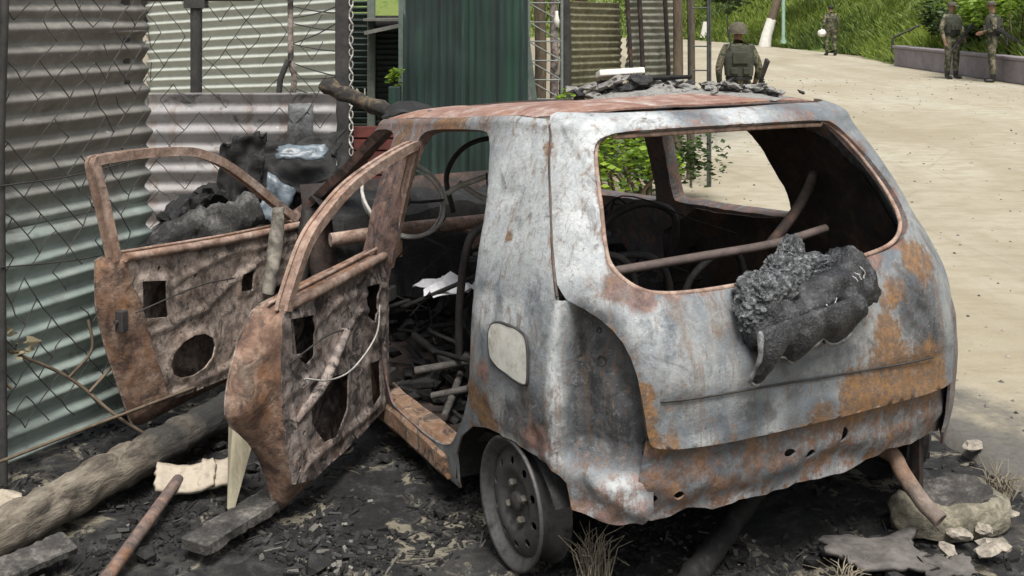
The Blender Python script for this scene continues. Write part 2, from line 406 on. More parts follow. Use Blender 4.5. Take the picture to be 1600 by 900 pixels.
_B = np.array([b[:4] for b in BLOBS]); _BC = np.array(['RGBW'.index({'R': 'R', 'G': 'G', 'B': 'B', 'W': 'W'}[b[4]]) for b in BLOBS]); _BS = np.array([b[5] for b in BLOBS])
def wear_shade(P, base=(0, 0, 0, 0)):
    W = np.tile(np.array(base, float), (len(P), 1))
    for i in range(len(_B)):
        d = np.linalg.norm(P - _B[i, :3], axis=1) / _B[i, 3]
        W[:, _BC[i]] = np.maximum(W[:, _BC[i]], _BS[i] * np.clip(1.35 - d * .85, 0, 1))
    return W
def edge_w(P2, loops, wid):
    d = np.full(len(P2), 9.)
    for L in loops:
        for q in np.array(resample(L, .02)): d = np.minimum(d, (P2[:, 0] - q[0]) ** 2 + (P2[:, 1] - q[1]) ** 2)
    return np.exp(-np.sqrt(d) / wid)
def warp(a1=.004, a2=.002):
    return lambda p: a1 * nz(p, 5, 3.1) + a2 * nz(p, 17, 9.2)

def body_panel(name, outer, holes, step, thick, flip, disp=None, weights=wear_shade, mat=None, label=None, inset=0.):
    P, T = tri2d(outer, holes, step)
    P3 = body_map(P)
    return P3, T, P
# --- left side: quarter panel, pillars, sill and front wing in one pressing
DOOR_OPEN_R = [SL(.41, 1.165), SL(.33, 1.0), SL(.285, .86), SL(.262, .6), SL(.265, .48), SL(.30, .36), SL(.37, .27), SL(.46, .18), SL(.6, .15), SL(.93, .15), SL(.975, .18),
               SL(.985, .4), SL(.985, .66), SL(.985, .9), SL(.985, 1.1), SL(.97, 1.165), SL(.9, 1.185), SL(.5, 1.185)]
DOOR_OPEN_F = [SL(1.19, .17), SL(1.25, .15), SL(1.95, .15), SL(2.04, .2), SL(2.08, .4), SL(2.09, .66), SX(.905, .76), SX(.90, .9), SX(.895, 1.05), SX(.88, 1.15), SX(.8, 1.185), SL(1.22, 1.185),
               SL(1.2, 1.1), SL(1.19, .9), SL(1.18, .66)]
ARCH = [(-.215, .25), (-.20, .31), (-.12, .345), (.02, .355), (.15, .345), (.27, .31), (.36, .25), (.42, .17), (.445, .05)]
side_outer = [SL(.13, ZE + .06), SL(.10, 1.19), SL(.05, 1.1), SL(-.017, .988), SL(-.08, .88), SL(-.139, .775)]
side_outer += [SH(.655, .785), SH(.60, .74), SH(.565, .65), SH(.55, .54), SH(.535, .42), SH(.53, .28), SH(.55, .235), SH(.6, .225), SL(-.27, .24)]
side_outer += [SL(x, z) for x, z in ARCH]
side_outer += [SL(.6, .045), SL(1.2, .05), SL(2.0, .06), SL(2.06, .1), SL(2.08, .25), SL(2.16, .36), SL(2.36, .41), SL(2.56, .36), SL(2.64, .25), SL(2.65, .1), SL(2.7, .1), SL(2.78, .3), SL(2.7, .5), SL(2.55, .62),
               SL(2.3, .70), SX(.955, .74), SX(.965, .9), SX(.965, 1.1), SX(.96, ZE), SX(.945, ZE + .05), SX(.9, ZE + .06), SL(1.2, ZE + .06), SL(.6, ZE + .06)]
def hermite(d, w): t = max(0., min(1., d / w)); return t * t * (3 - 2 * t)
def lamp_in(p):
    """depth of the empty tail lamp pocket at a point of the left rear corner"""
    if p[0] > .0 or p[1] < .3: return 0.
    z = p[2]
    if z > .79 or z < .33: k = 0.
    else: k = hermite(.79 - z, .03) * hermite(z - .33, .08)
    left = .694 - .008 * math.sin((z - .4) * 8)
    return k * .085 * hermite(-.172 - .02 * (z - .6) + .006 * math.sin(z * 23) - p[0], .022)
def side_disp(p):
    d = .004 * nz(p, 5, 3.1) + .0015 * nz(p, 19, 9.2)
    if p[0] < .25 and p[2] < .46 and p[1] > 0:                     # crumpled lower rear corner
        k = hermite(.46 - p[2], .12) * hermite(.25 - p[0], .2); d += k * (.018 * nz(p, 14, 1.7) + .011 * nz(p, 30, 4.7))
    return d - lamp_in(p)
th_side = lambda p: .007 + .03 * hermite(p[2] - .42, .2) * (1 if p[0] > -.1 else 0.3)
P2d, T = tri2d(side_outer, [chaikin(DOOR_OPEN_R, 2), chaikin(DOOR_OPEN_F, 2)], .0145)
EW = edge_w(P2d, [[SL(x, z) for x, z in ARCH], [SL(.10, 1.19), SL(.05, 1.1), SL(-.017, .988), SL(-.139, .775)]], .022); EW2 = edge_w(P2d, [chaikin(DOOR_OPEN_R, 2)], .012)
P3 = body_map(P2d)
def w_left(P):
    W = wear_shade(P)
    lp = np.array([lamp_in(p) for p in P]) / .085
    W[:, 1] = np.maximum(W[:, 1], lp * .95); W[:, 3] *= 1 - lp; W[:, 0] *= 1 - .9 * lp; W[:, 2] = np.maximum(W[:, 2] * (1 - .85 * lp), .5 * np.clip((.43 - P[:, 2]) * 9, 0, 1) * np.clip((.1 - P[:, 0]) * 5, 0, 1))  # lamp pocket darkened with depth: its shade is put into the colour
    W[:, 0] = np.maximum(W[:, 0], EW * .62); W[:, 1] = np.maximum(W[:, 1], EW2 * .5)
    pil = np.clip((P[:, 0] - .9) * 12, 0, 1) * np.clip((P[:, 2] - .12) * 8, 0, 1) * np.clip((1.12 - P[:, 2]) * 10, 0, 1); W[:, 1] = np.maximum(W[:, 1], pil * .8)
    f = np.clip((P[:, 0] - .45) * 3, 0, 1)                           # pillars, sill and wing forward of the quarter panel are rusted
    W[:, 2] = np.maximum(W[:, 2], f * .62); W[:, 0] = np.maximum(W[:, 0], np.clip((.2 - P[:, 2]) * 5, 0, 1) * f)
    W[:, 2] = np.maximum(W[:, 2], .6 * np.clip((.40 - P[:, 2]) * 9, 0, 1) * np.clip((.0 - P[:, 0]) * 8, 0, 1)); W[:, 3] = np.maximum(W[:, 3], .6 * np.clip((.30 - P[:, 2]) * 14, 0, 1) * np.clip((.1 - P[:, 0]) * 8, 0, 1)); rdg = np.exp(-((P[:, 0] + .155) / .022) ** 2) * (P[:, 2] < .78) * (P[:, 2] > .34); W[:, 3] = np.maximum(W[:, 3], rdg * .85); W[:, 1] = np.maximum(W[:, 1], .7 * np.exp(-((P[:, 0] + .03) / .09) ** 2 - ((P[:, 2] - .44) / .05) ** 2))
    q = np.clip((.5 - P[:, 0]) * 4, 0, 1) * np.clip((P[:, 2] - .45) * 5, 0, 1); W[:, 3] = np.maximum(W[:, 3], q * np.clip((P[:, 2] - .55) * 3, .45, 1) * .62 * (1 - lp))
    return W
side_l = shell(sag(P3), T, th_side, 'side_panel', M_BURNT, car, disp=side_disp, flip=True, weights=w_left, label='pale scorched near side panel with rusty sill')
# --- right side, doors shut: only its inner face shows through the openings
WIN_RR = [SL(.545, 1.165, -1), SL(.44, 1.02, -1), SL(.40, .9, -1), SL(.405, .82, -1), SL(.46, .80, -1), SL(1.1, .80, -1), SL(1.13, .82, -1), SL(1.10, 1.0, -1), SL(1.08, 1.13, -1), SL(1.03, 1.175, -1), SL(.65, 1.18, -1)]
WIN_RF = [SL(1.24, .80, -1), SL(1.28, .78, -1), SL(2.0, .78, -1), SX(.905, .80, -1), SX(.9, .9, -1), SX(.89, 1.05, -1), SX(.87, 1.15, -1), SX(.8, 1.175, -1), SL(1.22, 1.175, -1), SL(1.2, 1.1, -1)]
mir = [(-s, z) for s, z in side_outer][::-1]
P2d, T = tri2d(mir, [chaikin(WIN_RR, 2), chaikin(WIN_RF, 2)], .026)
side_r = shell(sag(body_map(P2d)), T, lambda p: .008 + .05 * hermite(p[2] - .5, .2), 'side_panel', M_BURNT, car, disp=warp(), flip=True, weights=lambda P: wear_shade(P, (.25, .45, .5, 0)), label='soot-dark far side panel with both doors shut')
# inner skin of the far side: dark pressings seen through the hatch opening
IN = [SL(-.1, .25, -1), SL(-.1, .98, -1), SL(.18, 1.15, -1), SL(.53, 1.15, -1), SL(.43, 1.0, -1), SL(.385, .88, -1), SL(.39, .77, -1), SL(1.14, .77, -1), SL(1.16, .25, -1)][::-1]
P2d, T = tri2d(chaikin(IN, 1), [chaikin([SL(x, z, -1) for x, z in ((.12, .62), (.32, .62), (.32, .52), (.12, .5))], 2), chaikin([SL(x, z, -1) for x, z in ((.95, .6), (1.05, .6), (1.05, .4), (.95, .4))], 2)], .03)
P3 = body_map(P2d); P3[:, 1] += .075; 
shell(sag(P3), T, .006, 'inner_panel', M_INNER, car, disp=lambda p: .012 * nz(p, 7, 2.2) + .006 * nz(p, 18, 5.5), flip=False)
# --- hatch
WIN_H = [SH(.585, .90), SH(.58, .86), SH(.545, .825), SH(.49, .808), SH(.3, .806), SH(0, .815), SH(-.25, .833), SH(-.38, .852), SH(-.455, .89), SH(-.475, .93), SH(-.47, 1.0), SH(-.42, 1.12), SH(-.385, 1.18), SH(-.33, 1.207), SH(.0, 1.212), SH(.38, 1.212), SH(.46, 1.195), SH(.505, 1.165), SH(.545, 1.05)]
hl = [SL(.085, ZE + .13), SL(.118, ZE + .06), SL(.092, 1.19), SL(.042, 1.1), SL(-.025, .988), SL(-.088, .88), SL(-.147, .79), SH(.64, .765), SH(.605, .72), SH(.583, .65), SH(.57, .55), SH(.558, .46), SH(.54, .44)]
hr = [(-s, z) for s, z in hl][::-1]
bot = [SH(.3, .432), SH(.0, .43), SH(-.3, .435)]
hatch_outer = hl + bot + hr
def hatch_disp(p):
    d = .004 * nz(p, 4, 8.1) + .0015 * nz(p, 15, 2.2)
    z = p[2]; zc = .553 + .012 * math.sin(p[1] * 3)                      # pressed crease above the plate recess
    if abs(p[1]) < .54:
        d += .006 * hermite(z - zc, .012) if z < .8 else .006
        d += .008 * hermite(.50 + .02 * math.cos(p[1] * 6) - z, .05)     # swelling lower lip
    return d
P2d, T = tri2d(chaikin(hatch_outer, 1), [chaikin(WIN_H, 2)], .0145)
EH = edge_w(P2d, [chaikin(hatch_outer, 1)[14:]], .02); EH2 = edge_w(P2d, [chaikin(WIN_H, 2)], .014)
def w_hatch(P):
    W = wear_shade(P); W[:, 0] = np.maximum(W[:, 0], EH * .6); W[:, 2] = np.maximum(W[:, 2], EH2 * .6); W[:, 3] = np.maximum(W[:, 3], .62 * np.clip((P[:, 1] - .25) * 4, 0, 1) * np.clip((P[:, 2] - .68) * 5, 0, 1)); return W
hatch = shell(sag(body_map(P2d)), T, .032, 'hatch', M_BURNT, car, disp=hatch_disp, flip=True, weights=w_hatch, label='ash-grey hatch with orange rust along its lower edge')
# --- roof: red-brown sheet inside the drip channel
def dome(x, y, k=1.):
    a = (CX - fxr(ZE)) if x < CX else (fxf(ZE) - CX)
    r = (abs((x - CX) / a) ** NE + abs(y / fbb(ZE)) ** NE) ** (1 / NE)
    return ZE + HR * math.sqrt(max(0., 1 - r ** 4))
ro = []
a_f = (fxf(ZE) - CX) * .955; a_r = CX - .095; bw = fbb(ZE) * .955
for k in range(64):
    an = 2 * PI * k / 64; r = 1 / (abs(math.cos(an)) ** 9 + abs(math.sin(an)) ** 9) ** (1 / 9)
    ro.append((CX + (a_f if math.cos(an) > 0 else a_r) * math.cos(an) * r, bw * math.sin(an) * r))
P2d, T = tri2d(ro, [], .028)
P3 = np.array([(x, y, dome(x, y) - .003) for x, y in P2d])
def roof_disp(p):
    d = .006 * nz(p, 3.2, 5.5) + .002 * nz(p, 12, 1.1)
    return d - .018 * math.exp(-((p[0] - .9) / .5) ** 2 - (p[1] / .3) ** 2)
shell(sag(P3), T, .006, 'roof', M_ROOF, car, disp=roof_disp, label='red-brown rusted roof skin')
# --- rear valance under the hatch, torn and crumpled
vt = [SH(.555, .47), SH(.3, .45), SH(0, .448), SH(-.3, .452), SH(-.56, .47), SL(-.26, .47, -1), SL(-.22, .40, -1), SL(-.21, .30, -1), SL(-.25, .255, -1), SH(-.6, .25), SH(-.52, .27)]
vb = [SH(-.40, .262), SH(-.3, .268), SH(-.2, .245), SH(-.1, .238), SH(.05, .235), SH(.15, .225), SH(.25, .235), SH(.34, .228), SH(.42, .25), SH(.47, .232), SH(.52, .222), SH(.58, .235)]
P2d, T = tri2d(vt + vb, [chaikin([SH(.53 + dx, .29 + dz) for dx, dz in ((-.02, 0), (0, .02), (.02, 0), (0, -.02))], 2), chaikin([SH(.46 + dx, .30 + dz) for dx, dz in ((-.02, 0), (0, .016), (.02, 0), (0, -.016))], 2),
                         chaikin([SH(.02 + dx, .325 + dz) for dx, dz in ((-.025, 0), (0, .02), (.02, .01), (.01, -.02))], 2), chaikin([SH(-.1 + dx, .36 + dz) for dx, dz in ((-.02, 0), (0, .03), (.015, 0), (.01, -.03))], 2), chaikin([SH(.1 + dx, .345 + dz) for dx, dz in ((-.03, 0), (0, .015), (.02, 0), (.0, -.015))], 2)], .014)
P3 = body_map(P2d)
def val_disp(p):
    return -.022 + .007 * nz(p, 11, 7.7) + .005 * nz(p, 26, 3.3) + .008 * math.sin(p[2] * 42 + 2 * nz(p, 5)) * hermite(.4 - p[2], .1)
def w_val(P):
    W = wear_shade(P, (.4, .3, .48, .15)); up = np.clip((P[:, 2] - .34) * 12, 0, 1); lo = np.clip((.31 - P[:, 2]) * 14, 0, 1)
    W[:, 1] = np.maximum(W[:, 1], up * .75); W[:, 2] = np.maximum(W[:, 2], up * .55); W[:, 3] = np.maximum(W[:, 3], lo * .5); return W
shell(P3, T, .005, 'rear_valance', M_BURNT, car, disp=val_disp, flip=True, weights=w_val, label='crumpled rear valance with torn holes')
# right tail lamp pocket
vt = [SH(-.565, .78), SH(-.57, .6), SH(-.555, .44), SL(-.2, .44, -1), SL(-.12, .6, -1), SL(-.12, .78, -1)]
P2d, T = tri2d(vt, [], .03); P3 = body_map(P2d); P3[:, 1] += .035; P3[:, 0] += .03
shell(P3, T, .004, 'tail_lamp_pocket', M_INNER, car, disp=warp(.01, .006), flip=True)
# mounting holes and ribs of the near tail lamp pocket
mb = MB()
def on_skin(s, z, off): 
    p = body_map(np.array([[s, z]]))[0]; q = body_map(np.array([[s + .01, z]]))[0]; t = (q - p); n = np.array([-t[1], t[0], 0]); n /= np.linalg.norm(n)
    if np.dot(n, p - np.array([CX, 0, z])) < 0: n = -n
    return Vector(p + n * off), Vector(n)
for y, z, r in ((.672, .625, .012), (.668, .70, .006)):
    s, _ = SH(y, z); c, n = on_skin(s, z, -.03 - lamp_in(body_map(np.array([[s, z]]))[0]) + .028)
    Mt = Matrix.Translation(c) @ n.to_track_quat('Z', 'Y').to_matrix().to_4x4()
    mb = MB(); mb.lathe([(r * 1.25, .001), (r * 1.25, .004), (r, .004), (r, -.02), (0.0005, -.02)], 16, Mt); mb.build('lamp_mount', M_SOOT, car)
# fuel flap
ff = [SL(.143, .665), SL(-.03, .672), SL(-.062, .65), SL(-.072, .55), SL(-.06, .525), SL(.115, .545), SL(.14, .57)]
ffc = chaikin(ff, 3)
P2d, T = tri2d(ffc, [], .02); P3 = body_map(P2d); P3[:, 1] += .009
shell(P3, T, .006, 'fuel_flap', m_noise('flap_ash', (.42, .41, .37), (.58, .58, .54), 12, .8, .3, .003, (.36, .33, .27)), car, disp=lambda p: .002 * nz(p, 20), flip=True)
mb = MB(); mb.tube([tuple(body_map(np.array([q]))[0] + np.array([0, .006, 0])) for q in resample(ffc, .015)], .0045, 6, closed=True); mb.build('fuel_flap_gap', M_SOOT, car)
# seam between hatch and side as a dark gutter
for sgn in (1, -1):
    mb = MB(); pts = []
    for s, z in resample([SL(.105, ZE + .03), SL(.096, 1.19), SL(.046, 1.1), SL(-.021, .988), SL(-.084, .88), SL(-.143, .785)], .03, False):
        pts.append(tuple(body_map(np.array([[s * sgn, z]]))[0]))
    mb.tube(pts, .0045, 6); mb.build('hatch_gutter', M_DARKPOST, car)
# rubber-less window flange round the hatch opening
fl = [tuple(on_skin(s, min(z, 1.2), -.018)[0]) if z <= 1.2 else tuple(np.array(body_map(np.array([[s, z]]))[0]) - np.array([-.012, 0, .014])) for s, z in resample(chaikin(WIN_H, 3), .03)]
mb = MB(); mb.tube(fl, .007, 8, closed=True); mb.build('window_flange', M_FRAME, car)
mb = MB(); mb.tube([tuple(on_skin(*SH(y, .551 + .012 * math.sin(y * 3)), .0045 + .004 * nz((0, y, .55), 4, 8.1))[0]) for y in np.linspace(.53, -.42, 60)], .003, 5); mb.build('shaded_crease', M_SOOT, hatch)  # dark tube drawn as the shade line of the pressed fold
# plate hole under the melted lump
s, z = SH(.0, .655); c, n = on_skin(s, z, .012)
Mt = Matrix.Translation(c) @ n.to_track_quat('Z', 'Y').to_matrix().to_4x4()
mb = MB(); mb.lathe([(.016, .0), (.013, .002), (.001, -.004)], 10, Mt); mb.build('lock_hole', M_CHAR, car)
# --- wheels
def wheel(loc, steer=0):
    wob = bpy.data.objects.new('wheel', None); link(wob, car); wob.location = loc; wob.rotation_euler = (0, 0, steer)
    Ry = Matrix.Rotation(R(-90), 4, 'X')             # lathe axis z -> +y (outward on the left side)
    mb = MB()
    mb.lathe([(.178, -.008), (.18, 0), (.176, .004), (.168, .0), (.163, -.012), (.150, -.02), (.146, -.03), (.14, -.045), (.14, -.06), (.152, -.07), (.155, -.092), (.165, -.098), (.172, -.102), (.176, -.1)], 48, Ry)
    mb.lathe([(.178, -.008), (.171, -.010), (.155, -.026), (.150, -.035), (.145, -.045), (.146, -.06), (.158, -.072), (.161, -.09), (.176, -.1)], 48, Ry)
    rim = mb.build('rim', M_RIM, wob)
    # dished disc with ten real holes
    circ = lambda r, n, c=(0, 0): [(c[0] + r * math.cos(2 * PI * k / n), c[1] + r * math.sin(2 * PI * k / n)) for k in range(n)]
    holes = [circ(.0115, 10, (.113 * math.cos(2 * PI * k / 10 + .2), .113 * math.sin(2 * PI * k / 10 + .2))) for k in range(10)] + [circ(.026, 16)]
    P, T = tri2d(circ(.15, 56), holes, .011)
    rr_ = np.hypot(P[:, 0], P[:, 1]); dep = np.interp(rr_, [0, .03, .055, .07, .083, .1, .125, .15], [-.03, -.03, -.032, -.03, -.016, -.012, -.018, -.034])
    P3 = np.stack([P[:, 0], dep, P[:, 1]], 1)
    shell(P3, T, .004, 'disc', M_RIM, wob, flip=True)
    mb = MB(); mb.lathe([(.027, -.06), (.027, -.02), (.022, -.014), (.0005, -.014)], 20, Ry); mb.build('hub', M_SOOT, wob)
    for k in range(4):
        a = PI / 4 + k * PI / 2 + .3; mb = MB()
        mb.lathe([(.0115, -.04), (.0115, -.018), (.007, -.012), (.0005, -.012)], 6, Matrix.Translation((.05 * math.cos(a), 0, .05 * math.sin(a))) @ Ry, smooth=False); mb.build('wheel_nut', M_BOLT, wob)
    mb = MB(); mb.lathe([(.0005, -.085), (.10, -.085), (.105, -.1), (.1, -.135), (.0005, -.14)], 32, Ry); mb.build('brake_drum', M_SOOT, wob)
    return wob
wl = wheel((.04, .725, .172))
def copy_tree(o, parent=None):
    c = o.copy(); link(c); c.parent = parent
    for ch in list(o.children): copy_tree(ch, c)
    return c
for loc, rz in (((0, -.705, .172), PI), ((2.36, .70, .172), R(6)), ((2.36, -.70, .172), PI + R(6))):
    c = copy_tree(wl, car); c.location = loc; c.rotation_euler = (0, 0, rz)
# near rear wheel housing, seen as the dark arch behind the rim
mb = MB(); V = []; n = 18
for j, y in enumerate((.70, .52, .44)):
    for k in range(n):
        a = .02 + (PI - .57) * (k / (n - 1)); rr_ = .29 if j < 2 else .02
        V.append((.11 + .33 * math.cos(a) * (1 if j < 2 else .1), y, .08 + rr_ * math.sin(a)))
mb.add(V, [(j * n + k, j * n + k + 1, (j + 1) * n + k + 1, (j + 1) * n + k) for j in range(2) for k in range(n - 1)], True)
mb.build('wheel_housing', M_CHAR, car)
# box sill under the near door openings
mb = MB(); V = []; n = 44
for i in range(n):
    x = .50 + 1.50 * i / (n - 1)
    for y, z in ((.62, .07), (.702, .062), (.714, .08), (.712, .13), (.69, .162), (.63, .168), (.62, .15)): V.append((x, y + .005 * nz((x, y, z), 9, 2), z + .006 * nz((x, y, z), 8, 7)))
mb.add(V, [(i * 7 + k, i * 7 + (k + 1) % 7, (i + 1) * 7 + (k + 1) % 7, (i + 1) * 7 + k) for i in range(n - 1) for k in range(7)])
mb.add(V[:7], [tuple(range(7))]); mb.build('sill', m_rust('sill_rust', [(.3, (.15, .085, .05)), (.48, (.26, .165, .11)), (.7, (.42, .33, .26))], .8, .45, 4.), car, label='tan and orange rusted sill')
# --- floor, inner structure
mb = MB()
g = [(-.31, .27), (.0, .26), (.35, .24), (.5, .13), (1.1, .11), (1.9, .12), (2.1, .4), (2.12, .62)]
V = []; F = []
ys = np.linspace(-.64, .64, 14)
for i, (x, z) in enumerate(g):
    for y in ys * (.86 if x < .1 else 1.): V.append((x, y, z + .012 * nz((x, y, z), 6) + (.07 * math.exp(-(y / .09) ** 2) if .4 < x < 2 else 0)))
m_ = len(ys)
for i in range(len(g) - 1):
    for k in range(m_ - 1): F.append((i * m_ + k, i * m_ + k + 1, (i + 1) * m_ + k + 1, (i + 1) * m_ + k))
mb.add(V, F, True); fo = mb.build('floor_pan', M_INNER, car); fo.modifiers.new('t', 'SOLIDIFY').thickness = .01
mb = MB(); mb.box((.36, 0, .33), (.03, 1.2, .2)); mb.box((.2, 0, .42), (.34, .98, .02)); mb.build('rear_bulkhead', M_INNER, car)
for y in (-.32, .32):
    mb = MB(); mb.tube([(-.28, y, .25), (.1, y * .95, .24), (.5, y * .9, .12)], .03, 4, smooth=False); mb.build('chassis_rail', M_CHAR, car)
mb = MB(); mb.tube([(0, -.62, .17), (0, -.2, .16), (0, .2, .16), (0, .62, .17)], [.03, .03, .03, .03], 10); mb.build('rear_axle', M_SOOT, car)
# nose of the car
def front_panel():
    fo_ = [SX(.99, .2), SX(.99, .62), SX(.995, .66)] 
    pts = [(s, z) for s, z in (SL(2.7, .12), SL(2.72, .3), SL(2.66, .5), SL(2.55, .6))]
    right = [(2 * max(_s) - s, z) for s, z in pts][::-1]
    return pts + right
fp = front_panel()
P2d, T = tri2d(fp, [], .05)
P2w = P2d.copy(); over = P2w[:, 0] > max(_s); P2w[over, 0] = P2w[over, 0] - 2 * max(_s)
shell(sag(body_map(P2w)), T, .01, 'front_panel', M_BURNT, car, disp=warp(.015, .008), flip=True, weights=lambda P: wear_shade(P, (.3, .5, .5, 0)))
bo = [(2.22, .64), (2.62, .61), (2.80, .45), (2.86, .2), (2.86, -.2), (2.80, -.45), (2.62, -.61), (2.22, -.64)]
P2d, T = tri2d(bo, [], .045)
P3 = np.array([(x, y, .79 - .20 * max(0, (x - 2.2)) ** 1.4 - .06 * (y / .6) ** 2) for x, y in P2d])
shell(sag(P3), T, .006, 'bonnet', M_BURNT, car, disp=warp(.02, .008), weights=lambda P: wear_shade(P, (.3, .55, .5, .1)), label='warped sooty bonnet')
mb = MB(); V = []; ys = np.linspace(-.64, .64, 12)
for x, z in ((2.12, .30), (2.14, .55), (2.2, .66), (2.24, .745)):
    for y in ys: V.append((x + .01 * nz((x, y, z), 7), y, z))
mb.add(V, [(i * 12 + k, i * 12 + k + 1, (i + 1) * 12 + k + 1, (i + 1) * 12 + k) for i in range(3) for k in range(11)], True)
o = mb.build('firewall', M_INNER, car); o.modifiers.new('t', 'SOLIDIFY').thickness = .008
mb = MB(); mb.add([(.98, -.55, 1.15), (.80, -.555, 1.155), (.84, -.55, 1.085), (.93, -.545, 1.07), (.97, -.54, 1.10), (.98, -.535, 1.15), (.80, -.54, 1.155), (.84, -.535, 1.085), (.93, -.53, 1.07), (.97, -.525, 1.10)], [(0, 1, 2, 3, 4), (9, 8, 7, 6, 5), (1, 6, 7, 2), (2, 7, 8, 3), (3, 8, 9, 4), (4, 9, 5, 0)]); mb.build('torn_lining', M_CHAR, car)
# roof header and inner cross rails
for x, z in ((1.52, 1.085), (1.12, 1.145), (.12, 1.19)):
    mb = MB(); mb.tube([(x, y, z + .03 * (1 - (y / .56) ** 2)) for y in np.linspace(-.49, .49, 11)], .02, 6); mb.build('roof_rail', M_INNER, car)
# dash beam with brackets
mb = MB(); mb.tube([(1.75, .66, .585), (1.74, .3, .60), (1.75, -.1, .60), (1.75, -.66, .59)], .03, 10, rough=.15); db = mb.build('dash_beam', M_FRAME, car)
for y in (.40, .02, -.3):
    mb = MB(); mb.box((1.70, y, .57), (.1, .045, .012)); mb.box((1.655, y, .54), (.012, .045, .07)); mb.build('bracket', M_FRAME, db)
mb = MB()
rr = random.Random(11)
V = []; n = 26
for i, (x, z) in enumerate(((1.72, .3), (1.78, .5), (1.84, .66), (2.0, .70), (2.16, .70))):
    for k in range(n):
        y = -.62 + 1.24 * k / (n - 1); V.append((x + .04 * nz((x, y, z), 8, 2), y, z + .05 * nz((x, y, z), 7, 5)))
mb.add(V, [(i * n + k, i * n + k + 1, (i + 1) * n + k + 1, (i + 1) * n + k) for i in range(4) for k in range(n - 1)])
mb.build('dashboard', M_CHAR, car, label='burnt dashboard lump')
# steering wheel: bare metal ring
sw = bpy.data.objects.new('steering_wheel', None); link(sw, car); sw.location = (1.55, .41, .775); sw.rotation_euler = (R(6), R(-52), 0)
ring = [(.185 * math.cos(2 * PI * k / 36), .185 * math.sin(2 * PI * k / 36), .006 * math.sin(k * .7)) for k in range(36)]
mb = MB(); mb.tube(ring, .0075, 8, closed=True); mb.build('ring', M_TUBE, sw)
ring = [(.17 * math.cos(2 * PI * k / 36), .178 * math.sin(2 * PI * k / 36), -.018 + .006 * math.sin(k * .5)) for k in range(36)]
mb = MB(); mb.tube(ring, .005, 8, closed=True); mb.build('ring', M_TUBE, sw)
for a in (.3, 2.7, 4.6):
    mb = MB(); mb.tube([(0, 0, -.04), (.09 * math.cos(a), .09 * math.sin(a), -.03), (.185 * math.cos(a), .185 * math.sin(a), 0)], .007, 6); mb.build('spoke', M_SOOT, sw)
mb = MB(); mb.tube([(0, 0, -.02), (0, 0, -.09), (.05, 0, -.3)], [.04, .03, .018], 10); mb.build('column', M_SOOT, sw)
# seat tubes and other bent frames
def tubes(name, paths, r, m, n=10):
    for p in paths:
        mb = MB(); mb.tube(spline(p, 6), r, n); mb.build(name, m, car)
tubes('seat_frame', [[(1.0, .42, .2), (.98, .43, .45), (.9, .44, .68), (.88, .40, .76), (.88, .25, .80), (.88, .1, .76), (.9, .06, .66), (.98, .06, .42), (1.0, .06, .2)],
                     [(.95, -.1, .2), (.93, -.1, .45), (.86, -.1, .68), (.84, -.14, .76), (.84, -.28, .80), (.84, -.42, .76), (.86, -.46, .66), (.93, -.46, .42), (.95, -.46, .2)],
                     [(1.35, .45, .26), (1.0, .44, .24), (.9, .44, .3)], [(1.35, .08, .26), (1.0, .08, .24), (.9, .08, .3)]], .015, M_SOOT)
tubes('seat_frame', [[(1.52, .2, .70), (1.5, .24, .86), (1.5, .16, .97), (1.5, .02, 1.0), (1.5, -.08, .93), (1.52, -.1, .80)], [(1.28, .14, .62), (1.26, .15, .80), (1.24, .08, .80), (1.26, .07, .60)]], .011, M_SOOT)
rw = random.Random(61)
for k in range(34):
    x0, y0, z0 = rw.uniform(.75, 1.9), rw.uniform(-.45, .5), rw.uniform(.2, .7); p = [(x0, y0, z0)]
    for q in range(4): p.append((p[-1][0] + rw.gauss(0, .11), p[-1][1] + rw.gauss(0, .12), max(.16, p[-1][2] + rw.gauss(-.03, .09))))
    tubes('burnt_wire', [p], rw.choice((.003, .005, .009)), M_CHAR if k % 4 else M_SOOT, 6)
for k in range(16):
    x0, y0 = rw.uniform(.8, 1.75), rw.uniform(-.5, .45); mb = MB(); mb.blob((x0, y0, rw.uniform(.22, .5)), rw.uniform(.05, .11), k, .7, 2, (1, 1, .9), 2.2); mb.build('charred_cushion', M_CHAR, car)
tubes('bent_tube', [[(1.05, .02, .98), (1.1, .12, .94), (1.25, .28, .86), (1.3, .33, .82)], [(1.3, .28, .86), (1.25, .2, .8), (1.2, .1, .76)]], .011, M_TUBE)
tubes('seat_brace', [[(.02, .56, .78), (.0, .43, .79), (.0, .1, .80), (.0, -.2, .81), (.03, -.45, .83)]], .014, m_noise('brace', (.06, .045, .04), (.13, .10, .09), 10, .7))
tubes('side_strut', [[(.02, -.2, .80), (.08, -.36, .88), (.12, -.46, .95), (.2, -.56, .98)]], .017, M_INNER)
tubes('rear_seat_frame', [[(.5, .5, .35), (.45, .5, .6), (.42, .42, .72), (.42, .2, .74), (.42, .05, .66), (.45, .0, .35)], [(.62, .3, .45), (.55, .2, .62), (.5, .02, .7), (.5, -.15, .62), (.52, -.2, .3)], [(.5, -.2, .35), (.45, -.22, .6), (.42, -.4, .68), (.45, -.5, .4)]], .013, M_SOOT)
